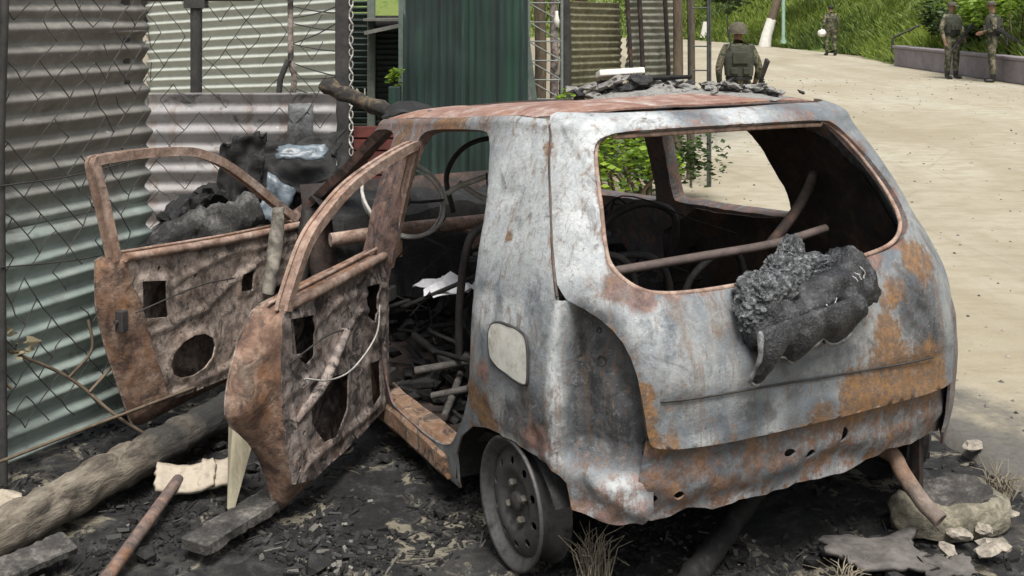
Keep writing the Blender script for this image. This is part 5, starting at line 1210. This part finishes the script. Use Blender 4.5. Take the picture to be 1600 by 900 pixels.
# ------------------------------------------------------------------ foreground pieces
def m_log():
    t = NT('log_scorched'); n1 = t.noise(2.2, 6, .6, dist=.6); n2 = t.noise(9, 10, .72, t.vec((2.6, 2.6, .9)), .5); n3 = t.noise(40, 5, .7, t.vec((2, 2, .4)))
    col = t.ramp(n2, [(.32, (.035, .03, .026)), (.46, (.16, .135, .105)), (.58, (.27, .235, .185)), (.72, (.38, .34, .28))])
    sx = t.n.new('ShaderNodeSeparateXYZ'); t.L(t.vec(), sx.inputs[0])
    burnt = t.step(t.math('ADD', sx.outputs[2], t.math('MULTIPLY', t.math('SUBTRACT', n1, .5), 1.1)), .85, 1.15)
    col = t.mix(burnt, col, t.mix(n2, (.008, .008, .008), (.07, .068, .065)))
    col = t.mix(t.math('MULTIPLY', t.step(n1, .5, .62), .75), col, t.mix(n2, (.015, .014, .013), (.11, .1, .09)))
    col = t.mix(t.math('MULTIPLY', t.step(n3, .55, .68), .7), col, (.03, .026, .022)); t.bump(t.math('ADD', n2, t.math('MULTIPLY', n3, .6)), 1., .02); return t.done(col, .9)
M_LOG = m_log()
M_WOODP = m_noise('split_wood', (.26, .23, .16), (.46, .42, .31), 9, .8, .5, .005, stretch=(4, 4, .6))
M_WOODD = m_noise('grey_plank', (.015, .015, .015), (.06, .056, .052), 16, .85, .9, .01, (.2, .19, .17), det=9)
def split_log(p0, p1, r0, r1, m, name, label, cat, rough=.14, seed=2):
    p0 = Vector(p0); p1 = Vector(p1); L = (p1 - p0).length; n = int(L / .02)
    pts = [Vector((.008 * nz((i * .05, 0, seed), 4), .008 * nz((i * .05, 3, seed), 4), L * i / n)) for i in range(n + 1)]
    mb = MB(); mb.tube(pts, [r0 + (r1 - r0) * i / n for i in range(n + 1)], 30, rough=rough, seed=seed); o = mb.build(name, m)
    o.location = p0; o.rotation_euler = (p1 - p0).to_track_quat('Z', 'Y').to_euler(); return tag(o, label, cat)
split_log((-1.60, 2.76, .066), (-1.03, 4.12, .072), .07, .06, M_LOG, 'fallen_log', 'long scorched round log lying on the ground in front of the tin fence', 'log')
def plank(p0, p1, wd, th, m, name, label, cat, roll=0.):
    p0 = Vector(p0); p1 = Vector(p1); d = p1 - p0; L = d.length; q = d.to_track_quat('X', 'Z').to_matrix() @ Matrix.Rotation(roll, 3, 'X')
    V = []; n = 22
    for i in range(n + 1):
        x = (i / n - .5) * L
        for k, (y, z) in enumerate(((-1, -1), (1, -1), (1, 1), (-1, 1))):
            e = 1 + .22 * nz((i * .7, k * 3, L), 1.3, wd * 50); dx = .012 * nz((k, i, 3), 2) if i in (0, n) else 0
            V.append((p0 + p1) / 2 + q @ Vector((x + dx * (1 if i else -1), y * wd / 2 * e, z * th / 2 * e)))
    mb = MB(); mb.add(V, [(i * 4 + k, i * 4 + (k + 1) % 4, (i + 1) * 4 + (k + 1) % 4, (i + 1) * 4 + k) for i in range(n) for k in range(4)] + [(3, 2, 1, 0), tuple(n * 4 + k for k in range(4))])
    return tag(bevel(mb.build(name, m), .004, 1), label, cat)
plank((-.905, 3.13, .02), (-.70, 3.50, .035), .10, .036, M_WOODD, 'grey_plank', 'grey burnt plank under the tip of the rear door', 'plank')
plank((-1.45, 2.93, .015), (-1.26, 3.14, .03), .09, .028, M_WOODD, 'grey_plank', 'short mossy plank below the log at the lower left', 'plank', .2)
# beige stake leaning on the rear door
mb = MB(); mb.add([(-.875, 3.38, 0.02), (-.86, 3.40, .0), (-.855, 3.37, .0), (-.90, 3.50, .30), (-.80, 3.52, .28), (-.795, 3.46, .26), (-.87, 3.44, .29)], [(0, 2, 1), (0, 1, 4, 3), (1, 2, 5, 4), (2, 0, 6, 5), (0, 3, 6), (3, 4, 5, 6)])
tag(mb.build('wooden_stake', M_WOODP), 'beige wedge-shaped wooden stake leaning under the rear door', 'stake')
stick('rusty_pipe', [(-1.08, 3.56, .03), (-1.085, 3.3, .025), (-1.09, 2.95, .022), (-1.1, 2.75, .02)], .0185, m_rust('pipe2', [(.3, (.06, .05, .05)), (.5, (.2, .15, .13)), (.7, (.36, .2, .13))], .4, .5), 'thin rusty pipe lying left of the beige stake', 'pipe', 12, .1)
M_SHARD = m_noise('clay_shard', (.15, .125, .095), (.44, .385, .31), 9, .8, .5, .005, (.3, .25, .19), det=9)
def shard(c, ax, ay, bend, label, seed):
    return sheet_piece('tile_shard', c, ax, ay, 12, 8, lambda a, b: bend * (a * a - .5), M_SHARD, label, 'tile shard', .014, seed, .12)
shard((-1.055, 3.56, .045), (.085, .02, .0), (-.015, .055, .02), .025, 'beige curved tile shard left of its darker half', 3)
shard((-.945, 3.60, .05), (.065, .015, .012), (-.01, .055, .02), .02, 'smaller beige tile shard beside the curved one', 6)
mb = MB(); mb.blob((0, 0, 0), .075, 3, .4, 3, (1.3, .8, .55)); o = mb.build('pale_stone', M_SHARD); o.location = (-1.60, 3.38, .025); tag(o, 'pale stone at the left edge above the log', 'stone')
# stump and pieces at the right
sp = thing('hollow_stump', 'pale hollow stump with charred top beside the exhaust pipe', 'stump', (1.33, 3.37, 0), R(20)); sp.scale = (1, 1, .72)
V = []; n = 40; prof = [(1.0, -.02), (1.04, .03), (1.0, .07), (.93, .095), (.82, .11), (.70, .085), (.45, .05), (.02, .04)]
for r, h in prof:
    for k in range(n):
        a = 2 * PI * k / n; e = 1 + .28 * nz((math.cos(a), math.sin(a), 0), 1.3, 4) + .12 * nz((math.cos(a), math.sin(a), h * 8), 3.5, 2) + .05 * nz((math.cos(a), math.sin(a), h * 20), 9, 3)
        V.append((r * e * .185 * math.cos(a), r * e * .125 * math.sin(a), h + .03 * nz((math.cos(a), math.sin(a), 0), 1.7, 1) * (h > .08) + .012 * nz((math.cos(a), math.sin(a), r), 6, 1) * (h > .03)))
mb = MB(); mb.add(V[:5 * n], [(j * n + k, j * n + (k + 1) % n, (j + 1) * n + (k + 1) % n, (j + 1) * n + k) for j in range(4) for k in range(n)], True)
mb.build('side', m_noise('stump_side', (.03, .03, .026), (.17, .155, .115), 9, .9, 1., .02, (.36, .33, .25), det=9), sp)
mb = MB(); mb.add(V[4 * n:], [(j * n + k, j * n + (k + 1) % n, (j + 1) * n + (k + 1) % n, (j + 1) * n + k) for j in range(3) for k in range(n)], True); mb.build('charred_top', M_WOODD, sp)
M_CHIP = m_noise('chip', (.14, .12, .1), (.4, .36, .3), 20)
M_BARKS = m_noise('bark_sheet', (.055, .05, .048), (.17, .155, .145), 9, .9, .6, .006)
sheet_piece('bark_sheet', (1.03, 3.10, .03), (.125, .0, .0), (-.01, .09, .0), 14, 10, lambda a, b: .012 * nz((a, b, 0), 1.5, 3) + .01 * a * b, M_BARKS, 'flat grey-brown bark sheet in the lower right', 'bark', .012, 9, .45)
sheet_piece('bark_sheet', (1.20, 3.03, .02), (.07, .01, .0), (-.01, .05, .0), 10, 8, lambda a, b: .01 * nz((a, b, 0), 1.5, 7), M_BARKS, 'small bark flake right of the larger bark sheet', 'bark', .01, 12, .45)
rr = random.Random(5)
for k, (u, v_) in enumerate(((1535, 835), (1555, 862), (1500, 845), (1575, 812), (1520, 705), (1545, 870), (1480, 870))):
    Y = 1720 * 1.55 / (v_ - 15); X = (u - 800) / 1720 * Y
    mb = MB(); mb.blob((0, 0, 0), rr.uniform(.018, .032), k, .5, 2, (1.6, .9, .5)); o = mb.build('pale_chip', M_CHIP); o.location = (X, Y, .02); o.rotation_euler = (0, 0, rr.uniform(0, 6)); tag(o, 'pale splintered chip lying near the stump at lower right', 'chip', 'pale chips at lower right')
split_log((.44, 2.86, .035), (.80, 3.52, .04), .036, .03, M_CHAR, 'charred_pole', 'charred black pole sticking out from under the rear of the car', 'pole')
plank((-.24, 4.02, .02), (.0, 3.55, .03), .09, .05, M_WOODD, 'sill_plank', 'dark plank lying under the near sill', 'plank')
# dry grass tuft by the wheel
def tuft(loc, n, h, sp_, seed, label):
    rr = random.Random(seed); mb = MB()
    for k in range(n):
        a = rr.uniform(0, 6.3); r = rr.uniform(.2, 1) * sp_; x0, y0 = rr.gauss(0, .02), rr.gauss(0, .02); hh = h * rr.uniform(.4, 1)
        mb.tube([(x0, y0, 0), (x0 + r * .4 * math.cos(a), y0 + r * .4 * math.sin(a), hh * .7), (x0 + r * math.cos(a), y0 + r * math.sin(a), hh * rr.uniform(.6, 1.1))], [.0022, .0018, .0008], 3, cap=False)
    o = thing('dry_grass', label, 'dry grass', loc); mb.build('blades', m_noise('straw%d' % seed, (.13, .11, .08), (.3, .26, .19), 20), o, kind='stuff'); return o
tuft((.22, 2.98, 0), 70, .17, .10, 3, 'dry grass tuft just right of the bare wheel')
tuft((1.55, 3.5, 0), 60, .10, .10, 4, 'dry grass tuft right of the stump')
tuft((.90, 2.98, 0), 45, .05, .10, 6, 'flattened straw between charred pole and bark sheet')
# twigs in front of the fence
tw = thing('twig', 'bare twigs and dead leaves leaning on the lower left fence', 'twig', (-1.45, 3.75, 0))
for p in ([(-.22, -.1, .42), (-.08, .05, .28), (.06, .12, .12), (.18, .2, .0)], [(-.08, .05, .28), (-.02, .1, .36), (-.04, .12, .46)], [(-.02, .08, .22), (.05, .16, .30), (.12, .2, .34)], [(-.2, -.12, .30), (-.26, -.2, .42)], [(-.24, -.3, .10), (.0, .02, .12), (.28, .3, .16)]):
    mb = MB(); mb.tube(spline(p, 4), .006, 5); mb.build('stalk', M_BARK, tw)
V, F, T = leaf_cloud([((-.24, -.1, .46), .05), ((-.18, -.08, .42), .04), ((-.27, -.14, .36), .04)], 26, .05, 3); tinted('dead_leaf', V, F, T, m_leaf('dead', (.2, .17, .1), (.45, .4, .27)), tw, kind='stuff')
# stones and crumbs on the road
rr = random.Random(12); V = []; F = []; TT = []
for k in range(1100):
    y = 3 + 22 * rr.random() ** 1.6; x = rr.uniform(road_left(y) + .05, min(road_right(y), 2.2 + y * .55)); s = rr.uniform(.003, .010) * (1 + y * .07); z = gz(x, y) + .005; b = len(V); a = rr.uniform(0, 6.3)
    for q in range(4): V.append((x + s * math.cos(a + q * 1.57) * rr.uniform(.6, 1.3), y + s * math.sin(a + q * 1.57) * rr.uniform(.6, 1.3), z))
    V.append((x, y, z + s * rr.uniform(.4, .9))); F += [(b, b + 1, b + 4), (b + 1, b + 2, b + 4), (b + 2, b + 3, b + 4), (b + 3, b, b + 4)]; TT += [rr.uniform(.15, .75)] * 5
ROADCRUMBS = (V, F, TT)
# charcoal chunks that can be picked apart
rr = random.Random(77)
for k in range(46):
    while True:
        x = rr.uniform(-1.3, 1.5); y = rr.uniform(2.85, 4.3)
        cx_ = (x - .65) * -math.sin(CAR_A) + (y - 3.382) * math.cos(CAR_A); cy_ = -(x - .65) * math.cos(CAR_A) - (y - 3.382) * math.sin(CAR_A)
        if not (-.3 < cx_ < 2.9 and abs(cy_) < .74): break
    mb = MB(); mb.blob((0, 0, 0), rr.uniform(.015, .034), k, .7, 1, (1.3, .9, .7)); o = mb.build('charcoal_chunk', M_CHAR); o.location = (x, y, bump(x, y) - .002 + .008); o.rotation_euler = (rr.uniform(-.5, .5), rr.uniform(-.5, .5), rr.uniform(0, 6)); tag(o, 'black charcoal chunk lying in the ash round the car', 'charcoal', 'charcoal chunks round the car')
# the uncountable litter of ash flakes, chips and splinters
rr = random.Random(99); V = []; F = []; TT = []
for k in range(24000):
    if k % 3 == 0: x = rr.uniform(-1.9, 2.0); y = rr.uniform(2.55, 4.6)
    else: x = rr.gauss(-.15, .75); y = rr.gauss(3.35, .5)
    if y < 2.5 or x > 2.1: continue
    cl = nz((x, y, 0), 2.6, 8) + .5 * nz((x, y, 0), 7, 2)
    if cl < rr.uniform(-.55, .35): continue
    if x > 1.5 and rr.random() < (x - 1.4) * 1.6: continue
    z = gz(x, y) + bump(x, y) - .012; s = .003 + .013 * rr.random() ** 3; l = s * rr.uniform(1, 3.0); h = s * rr.uniform(.3, .9)
    if rr.random() < .06: l = rr.uniform(.03, .10); s = rr.uniform(.003, .007); h = s
    q = Matrix.Rotation(rr.uniform(0, 6.3), 3, 'Z') @ Matrix.Rotation(rr.gauss(0, .5), 3, 'X') @ Matrix.Rotation(rr.gauss(0, .25 if l > .03 else .4), 3, 'Y'); b = len(V)
    for dz in (-.5, .5):
        for dx, dy in ((-.5, -.35), (.5, -.5), (.42, .5), (-.5, .4)): V.append(tuple(Vector((x, y, z + h * .4)) + q @ Vector((dx * l, dy * s, dz * h))))
    F += [(b + 4, b + 5, b + 6, b + 7), (b, b + 1, b + 5, b + 4), (b + 1, b + 2, b + 6, b + 5), (b + 2, b + 3, b + 7, b + 6), (b + 3, b, b + 4, b + 7)]
    r_ = rr.random() + .25 * nz((x, y, 0), 3, 5); c_ = rr.uniform(0, .12) if r_ < .78 else (rr.uniform(.1, .36) if r_ < .97 else rr.uniform(.35, .62)); TT += [c_] * 8
t = NT('litter'); r, g_, b_, a_ = t.attr('tint'); M_LIT = t.done(t.ramp(r, [(0, (.004, .004, .004)), (.3, (.045, .043, .041)), (.6, (.2, .19, .17)), (1, (.5, .48, .44))]), .8)
tinted('charred_litter', V, F, TT, M_LIT, kind='stuff')
tag(bpy.data.objects['charred_litter'], 'black ash, chips and splinters covering the ground round the car', 'ash litter')
tinted('road_grit', *ROADCRUMBS, M_LIT, kind='stuff')
tag(bpy.data.objects['road_grit'], 'small stones and grit scattered over the pale road', 'grit')

# ------------------------------------------------------------------ soldiers
def m_camo():
    t = NT('camouflage'); v = t.vec(); n = t.noise(9, 3, .5, v, .4); n2 = t.noise(13, 3, .5, t.vec((1, 1, 1), rot=(1, 2, 0)), .4)
    col = t.ramp(n, [(.42, (.03, .036, .02)), (.48, (.13, .13, .08)), (.54, (.07, .055, .035)), (.6, (.21, .19, .13))])
    col = t.mix(t.step(n2, .56, .6), col, (.025, .026, .02)); t.bump(t.noise(25, 4), .4, .01); return t.done(col, .9)
M_CAMO = m_camo(); M_BLACK = m_noise('boot_black', (.008, .008, .008), (.025, .024, .023), 12, .5); M_SKIN = m_noise('skin', (.17, .09, .055), (.25, .14, .09), 12, .6, .1)
M_VEST = m_noise('vest_dark', (.02, .024, .018), (.06, .062, .045), 8, .9, .5, .01); M_HELM = m_noise('helmet_cloth', (.05, .048, .032), (.13, .115, .085), 14, .9)
M_GUN = m_noise('gun_metal', (.012, .012, .013), (.04, .04, .042), 20, .45); M_HAIR = m_noise('hair', (.006, .006, .006), (.015, .014, .013), 30, .7)
def person(loc, rz, label, pose, height=1.70, hat='helmet', vest=True, rifle=None):
    root = thing('person', label, 'person', loc, rz, None); k = height / 1.72
    J = dict(pel=((0, 0, .95), (.155, .11)), sp=((0, 0, 1.1), (.14, .105)), ch=((0, .01, 1.29), (.165, .12)), nk0=((0, 0, 1.43), (.085, .075)), nk=((0, .005, 1.50), (.056, .056)), hd=((0, .02, 1.575), (.072, .085)), ht=((0, .018, 1.66), (.066, .078)), hx=((0, .01, 1.71), (.035, .04)))
    E_ = [('pel', 'sp'), ('sp', 'ch'), ('ch', 'nk0'), ('nk0', 'nk'), ('nk', 'hd'), ('hd', 'ht'), ('ht', 'hx')]
    for s, side in ((-1, 'l'), (1, 'r')):                 # +x is the figure's right (facing +y)
        p = pose.get(side, {})
        el = p.get('el', (s * .27, -.02, 1.13)); wr = p.get('wr', (s * .27, .08, .90)); hd = Vector(wr) + (Vector(wr) - Vector(el)).normalized() * .07
        J['sh' + side] = ((s * .175, 0, 1.39), (.075, .075)); J['el' + side] = (el, (.055, .055)); J['wr' + side] = (wr, (.036, .036)); J['hn' + side] = (tuple(hd), (.034, .024))
        E_ += [('ch', 'sh' + side), ('sh' + side, 'el' + side), ('el' + side, 'wr' + side), ('wr' + side, 'hn' + side)]
        dirv = (Vector(wr) - Vector(el)).normalized(); lat = dirv.cross(Vector((0, 1, 0)));
        if lat.length < .1: lat = dirv.cross(Vector((1, 0, 0)))
        lat.normalize(); fwd = lat.cross(dirv).normalized()
        for q in range(5):
            o1 = lat * (-.026 + .017 * q) if q < 4 else lat * -.045; ln = (.045, .055, .06, .05, .03)[q]
            b0 = hd + o1 * .9 + (dirv * .025 if q < 4 else dirv * -.02); b1 = b0 + dirv * ln + fwd * .015
            J['f%d%s' % (q, side)] = (tuple(b0), (.0095, .0095)); J['g%d%s' % (q, side)] = (tuple(b1), (.008, .008)); E_ += [('hn' + side, 'f%d%s' % (q, side)), ('f%d%s' % (q, side), 'g%d%s' % (q, side))]
        kn = p.get('kn', (s * .11, .03, .52)); an = p.get('an', (s * .12, 0, .10)); 
        J['hp' + side] = ((s * .095, 0, .88), (.105, .11)); J['kn' + side] = (kn, (.075, .08)); J['cf' + side] = (tuple((kn[i] * .4 + an[i] * .6 - (.015 if i == 1 else 0)) for i in range(3)), (.068, .072)); J['an' + side] = (an, (.052, .06)); J['he' + side] = ((an[0], an[1] - .02, .04), (.05, .055)); J['to' + side] = ((an[0] * 1.12, an[1] + .17, .035), (.045, .035))
        E_ += [('pel', 'hp' + side), ('hp' + side, 'kn' + side), ('kn' + side, 'cf' + side), ('cf' + side, 'an' + side), ('an' + side, 'he' + side), ('he' + side, 'to' + side)]
    names = list(J); lean = pose.get('lean', 0.); drop = pose.get('drop', 0.)
    if drop:
        for s_ in 'lr':
            an = J['an' + s_][0]; J['he' + s_] = ((an[0], an[1] - .02, drop + .04), J['he' + s_][1]); J['to' + s_] = ((an[0] * 1.12, an[1] + .17, drop + .035), J['to' + s_][1])
    def L_(p): 
        p = Vector(p) * k
        if p.z > .9 * k: p.y += (p.z - .9 * k) * lean
        p.z -= drop * k
        return p
    me = bpy.data.meshes.new('body'); me.from_pydata([L_(J[n][0]) for n in names], [(names.index(a), names.index(b)) for a, b in E_], [])
    o = link(bpy.data.objects.new('body', me)); sm = o.modifiers.new('skin', 'SKIN'); sm.use_smooth_shade = True
    for i, n in enumerate(names):
        me.skin_vertices[0].data[i].radius = (J[n][1][0] * k, J[n][1][1] * k); me.skin_vertices[0].data[i].use_root = (n == 'pel')
    o.modifiers.new('s', 'SUBSURF').levels = 1; o.modifiers['s'].render_levels = 1
    bm_ = bpy.data.meshes.new_from_object(o.evaluated_get(bpy.context.evaluated_depsgraph_get())); bpy.data.objects.remove(o)
    for m_ in (M_CAMO, M_SKIN, M_BLACK): 
        bm_.materials.append(m_)
    hands = [Vector(L_(J['hn' + s][0])) for s in 'lr']
    for pl in bm_.polygons:
        c = Vector(pl.center); mi = 0
        if c.z > (1.485 - drop) * k and abs(c.x) < .12: mi = 1
        elif min((c - h).length for h in hands) < .105 * k: mi = 1
        elif c.z < .2 * k: mi = 2
        pl.material_index = mi
    body = link(bpy.data.objects.new('body', bm_), root)
    hc = L_((0, .02, 1.62))
    mb = MB(); mb.blob(hc + Vector((0, .088, -.02)) * k, .016 * k, 1, .1, 1, (.8, 1.2, 1.3)); 
    for s in (-1, 1): mb.blob(hc + Vector((s * .076, .0, -.02)) * k, .022 * k, 2, .1, 1, (.4, .8, 1.2))
    mb.build('nose_and_ears', M_SKIN, root); mb = MB()
    for s in (-1, 1): mb.blob(hc + Vector((s * .03, .082, .008)) * k, .008 * k, 2, .1, 1)
    mb.box(tuple(hc + Vector((0, .085, -.06)) * k), (.04 * k, .008, .006)); mb.build('face', M_HAIR, root)
    if hat == 'helmet':
        mb = MB(); mb.lathe([(.128 * k, -.02), (.126 * k, .02), (.11 * k, .075), (.07 * k, .112), (.001, .125)], 20, Matrix.Translation(hc + Vector((0, -.005, .0)))); mb.lathe([(.128 * k, -.02), (.15 * k, -.035), (.142 * k, -.03), (.12 * k, -.012)], 20, Matrix.Translation(hc)); mb.build('helmet', M_HELM, root)
    elif hat == 'cap':
        mb = MB(); mb.lathe([(.098 * k, .01), (.1 * k, .05), (.092 * k, .095), (.001, .105)], 18, Matrix.Translation(hc)); mb.add([tuple(hc + Vector(q) * k) for q in ((-.075, .06, .03), (.075, .06, .03), (.055, .17, .012), (-.055, .17, .012), (-.075, .06, .022), (.075, .06, .022), (.055, .17, .004), (-.055, .17, .004))], [(0, 1, 2, 3), (7, 6, 5, 4), (3, 2, 6, 7), (1, 5, 6, 2), (0, 3, 7, 4)]); mb.build('cap', M_HELM, root)
    else:
        mb = MB(); mb.lathe([(.084 * k, -.01), (.092 * k, .03), (.08 * k, .075), (.04 * k, .1), (.001, .105)], 18, Matrix.Translation(hc + Vector((0, -.012, 0)))); mb.build('hair', M_HAIR, root)
    if vest:
        mb = MB(); V = []; n = 24
        for z, a, b in ((1.03, .185, .145), (1.10, .19, .15), (1.25, .20, .16), (1.36, .185, .145), (1.43, .13, .10)):
            for q in range(n):
                t_ = 2 * PI * q / n; c_, s_ = math.cos(t_), math.sin(t_); V.append(L_((a * math.copysign(abs(c_) ** .7, c_), b * math.copysign(abs(s_) ** .7, s_), z)))
        mb.add(V, [(j * n + q, j * n + (q + 1) % n, (j + 1) * n + (q + 1) % n, (j + 1) * n + q) for j in range(4) for q in range(n)], True); ve = mb.build('vest', M_VEST, root)
        for (x, y, z, w_, h_) in ((0, -.165, 1.27, .2, .16), (-.08, -.165, 1.10, .09, .09), (.08, -.165, 1.10, .09, .09), (-.1, .16, 1.15, .08, .12), (0, .165, 1.15, .08, .12), (.1, .16, 1.15, .08, .12)):
            mb = MB(); mb.box(tuple(L_((x, y, z))), (w_ * k, .05, h_ * k)); bevel(mb.build('pouch', M_VEST, ve), .012)
        mb = MB(); mb.lathe([(.175 * k, -.022), (.18 * k, 0), (.175 * k, .022)], 24, Matrix.Translation(L_((0, 0, 1.0))) @ Matrix.Scale(.8, 4, (0, 1, 0))); mb.build('belt', M_BLACK, root)
    return root
def rifle(loc, rot, label):
    r = thing('rifle', label, 'rifle', loc); r.rotation_euler = rot
    mb = MB(); mb.box((0, 0, 0), (.045, .26, .07)); bevel(mb.build('receiver', M_GUN, r), .006)
    mb = MB(); mb.tube([(0, .1, .012), (0, .55, .012)], .012, 8); mb.build('barrel', M_GUN, r)
    mb = MB(); mb.box((0, .25, .008), (.045, .22, .045)); bevel(mb.build('handguard', M_GUN, r), .008)
    mb = MB(); mb.add([(-.018, -.12, .03), (.018, -.12, .03), (.018, -.40, .02), (-.018, -.40, .02), (-.018, -.12, -.02), (.018, -.12, -.02), (.018, -.40, -.09), (-.018, -.40, -.09)], [(0, 1, 2, 3), (7, 6, 5, 4), (0, 4, 5, 1), (2, 6, 7, 3), (1, 5, 6, 2), (0, 3, 7, 4)]); mb.build('stock', M_GUN, r)
    mb = MB(); mb.tube([(0, .06, -.03), (0, .08, -.12), (0, .13, -.19)], .02, 6); mb.build('magazine', M_GUN, r)
    mb = MB(); mb.tube([(0, -.08, -.03), (0, -.11, -.11)], .016, 6); mb.build('grip', M_GUN, r)
    return r
# walking away up the road, seen from behind over the roof
p1x, p1y = 2.99, 14.5; z1 = gz(p1x, p1y) + .004
person((p1x, p1y, z1), R(-4), 'soldier in dark vest and helmet stooping away just beyond the car roof', dict(l=dict(el=(-.27, -.03, 1.13), wr=(-.25, .05, .90), kn=(-.13, .36, .77), an=(-.14, .10, .45)), r=dict(el=(.27, -.02, 1.13), wr=(.24, .14, .95), kn=(.13, .28, .70), an=(.14, -.08, .45)), lean=.10, drop=.345), 1.70, 'helmet')
rifle((p1x + .30, p1y + .13, z1 + .52), (R(-72), R(8), R(8)), 'rifle pointing down at the right side of the stooping soldier')
mb = MB(); mb.tube(spline([(0, 0, 0), (-.03, .02, .12), (-.05, .03, .3), (-.03, .03, .5), (.01, .03, .75)], 4), [.02] + [.012] * 6 + [.008] * 10, 8); o = mb.build('radio_aerial', M_GUN); o.location = (p1x - .12, p1y - .1, z1 + 1.08); tag(o, 'black bent radio aerial rising behind the stooping soldier', 'aerial')
person((10.72, 37.0, .004), R(8), 'distant bareheaded soldier walking away with a white bag along the verge', dict(l=dict(el=(-.26, -.02, 1.12), wr=(-.27, .04, .88), kn=(-.11, .08, .54), an=(-.12, .06, .1)), r=dict(el=(.26, -.03, 1.12), wr=(.25, .04, .88), kn=(.11, -.02, .52), an=(.12, -.1, .11))), 1.68, 'hair', False)
mb = MB(); mb.blob((0, 0, 0), .15, 4, .3, 3, (1, .7, .85), smooth=True); mb.tube([(0, 0, .1), (0, 0, .18)], .02, 6); o = mb.build('white_bag', M_WHITE); o.location = (10.43, 37.03, .76); tag(o, 'white bag carried by the distant bareheaded soldier', 'bag')
person((9.82, 24.6, .004), R(200), 'soldier in cap and webbing standing left of the pair by the low wall', dict(l=dict(el=(-.28, .0, 1.12), wr=(-.22, .14, .93)), r=dict(el=(.28, .0, 1.12), wr=(.27, .08, .88))), 1.72, 'cap')
rifle((9.82 + .16, 24.6 - .2, .93), (R(-50), 0, R(100)), 'rifle slung low in front of the soldier in the cap')
person((10.22, 23.4, .004), R(70), 'stocky soldier standing at the right of the pair with rifle across his back', dict(l=dict(el=(-.27, -.02, 1.13), wr=(-.1, .2, 1.05)), r=dict(el=(.28, .02, 1.13), wr=(.08, .22, 1.05))), 1.73, 'cap')
rifle((10.22 + .2, 23.4 - .2, 1.03), (R(-30), 0, R(-80)), 'rifle held across the body of the stocky soldier on the right')

# seat each empty at the foot of its own thing
bpy.context.view_layer.update()
for o in list(sc.objects):
    if o.type == 'EMPTY' and o.parent is None and abs(o.location.x) < 1e-6 and o.children:
        P = [c.matrix_world @ Vector(q) for c in o.children if c.type == 'MESH' for q in c.bound_box]
        loc = Vector((sum(p.x for p in P) / len(P), sum(p.y for p in P) / len(P), min(p.z for p in P))); sh = loc - o.location
        o.location = loc
        for c in o.children: c.location = c.location - sh
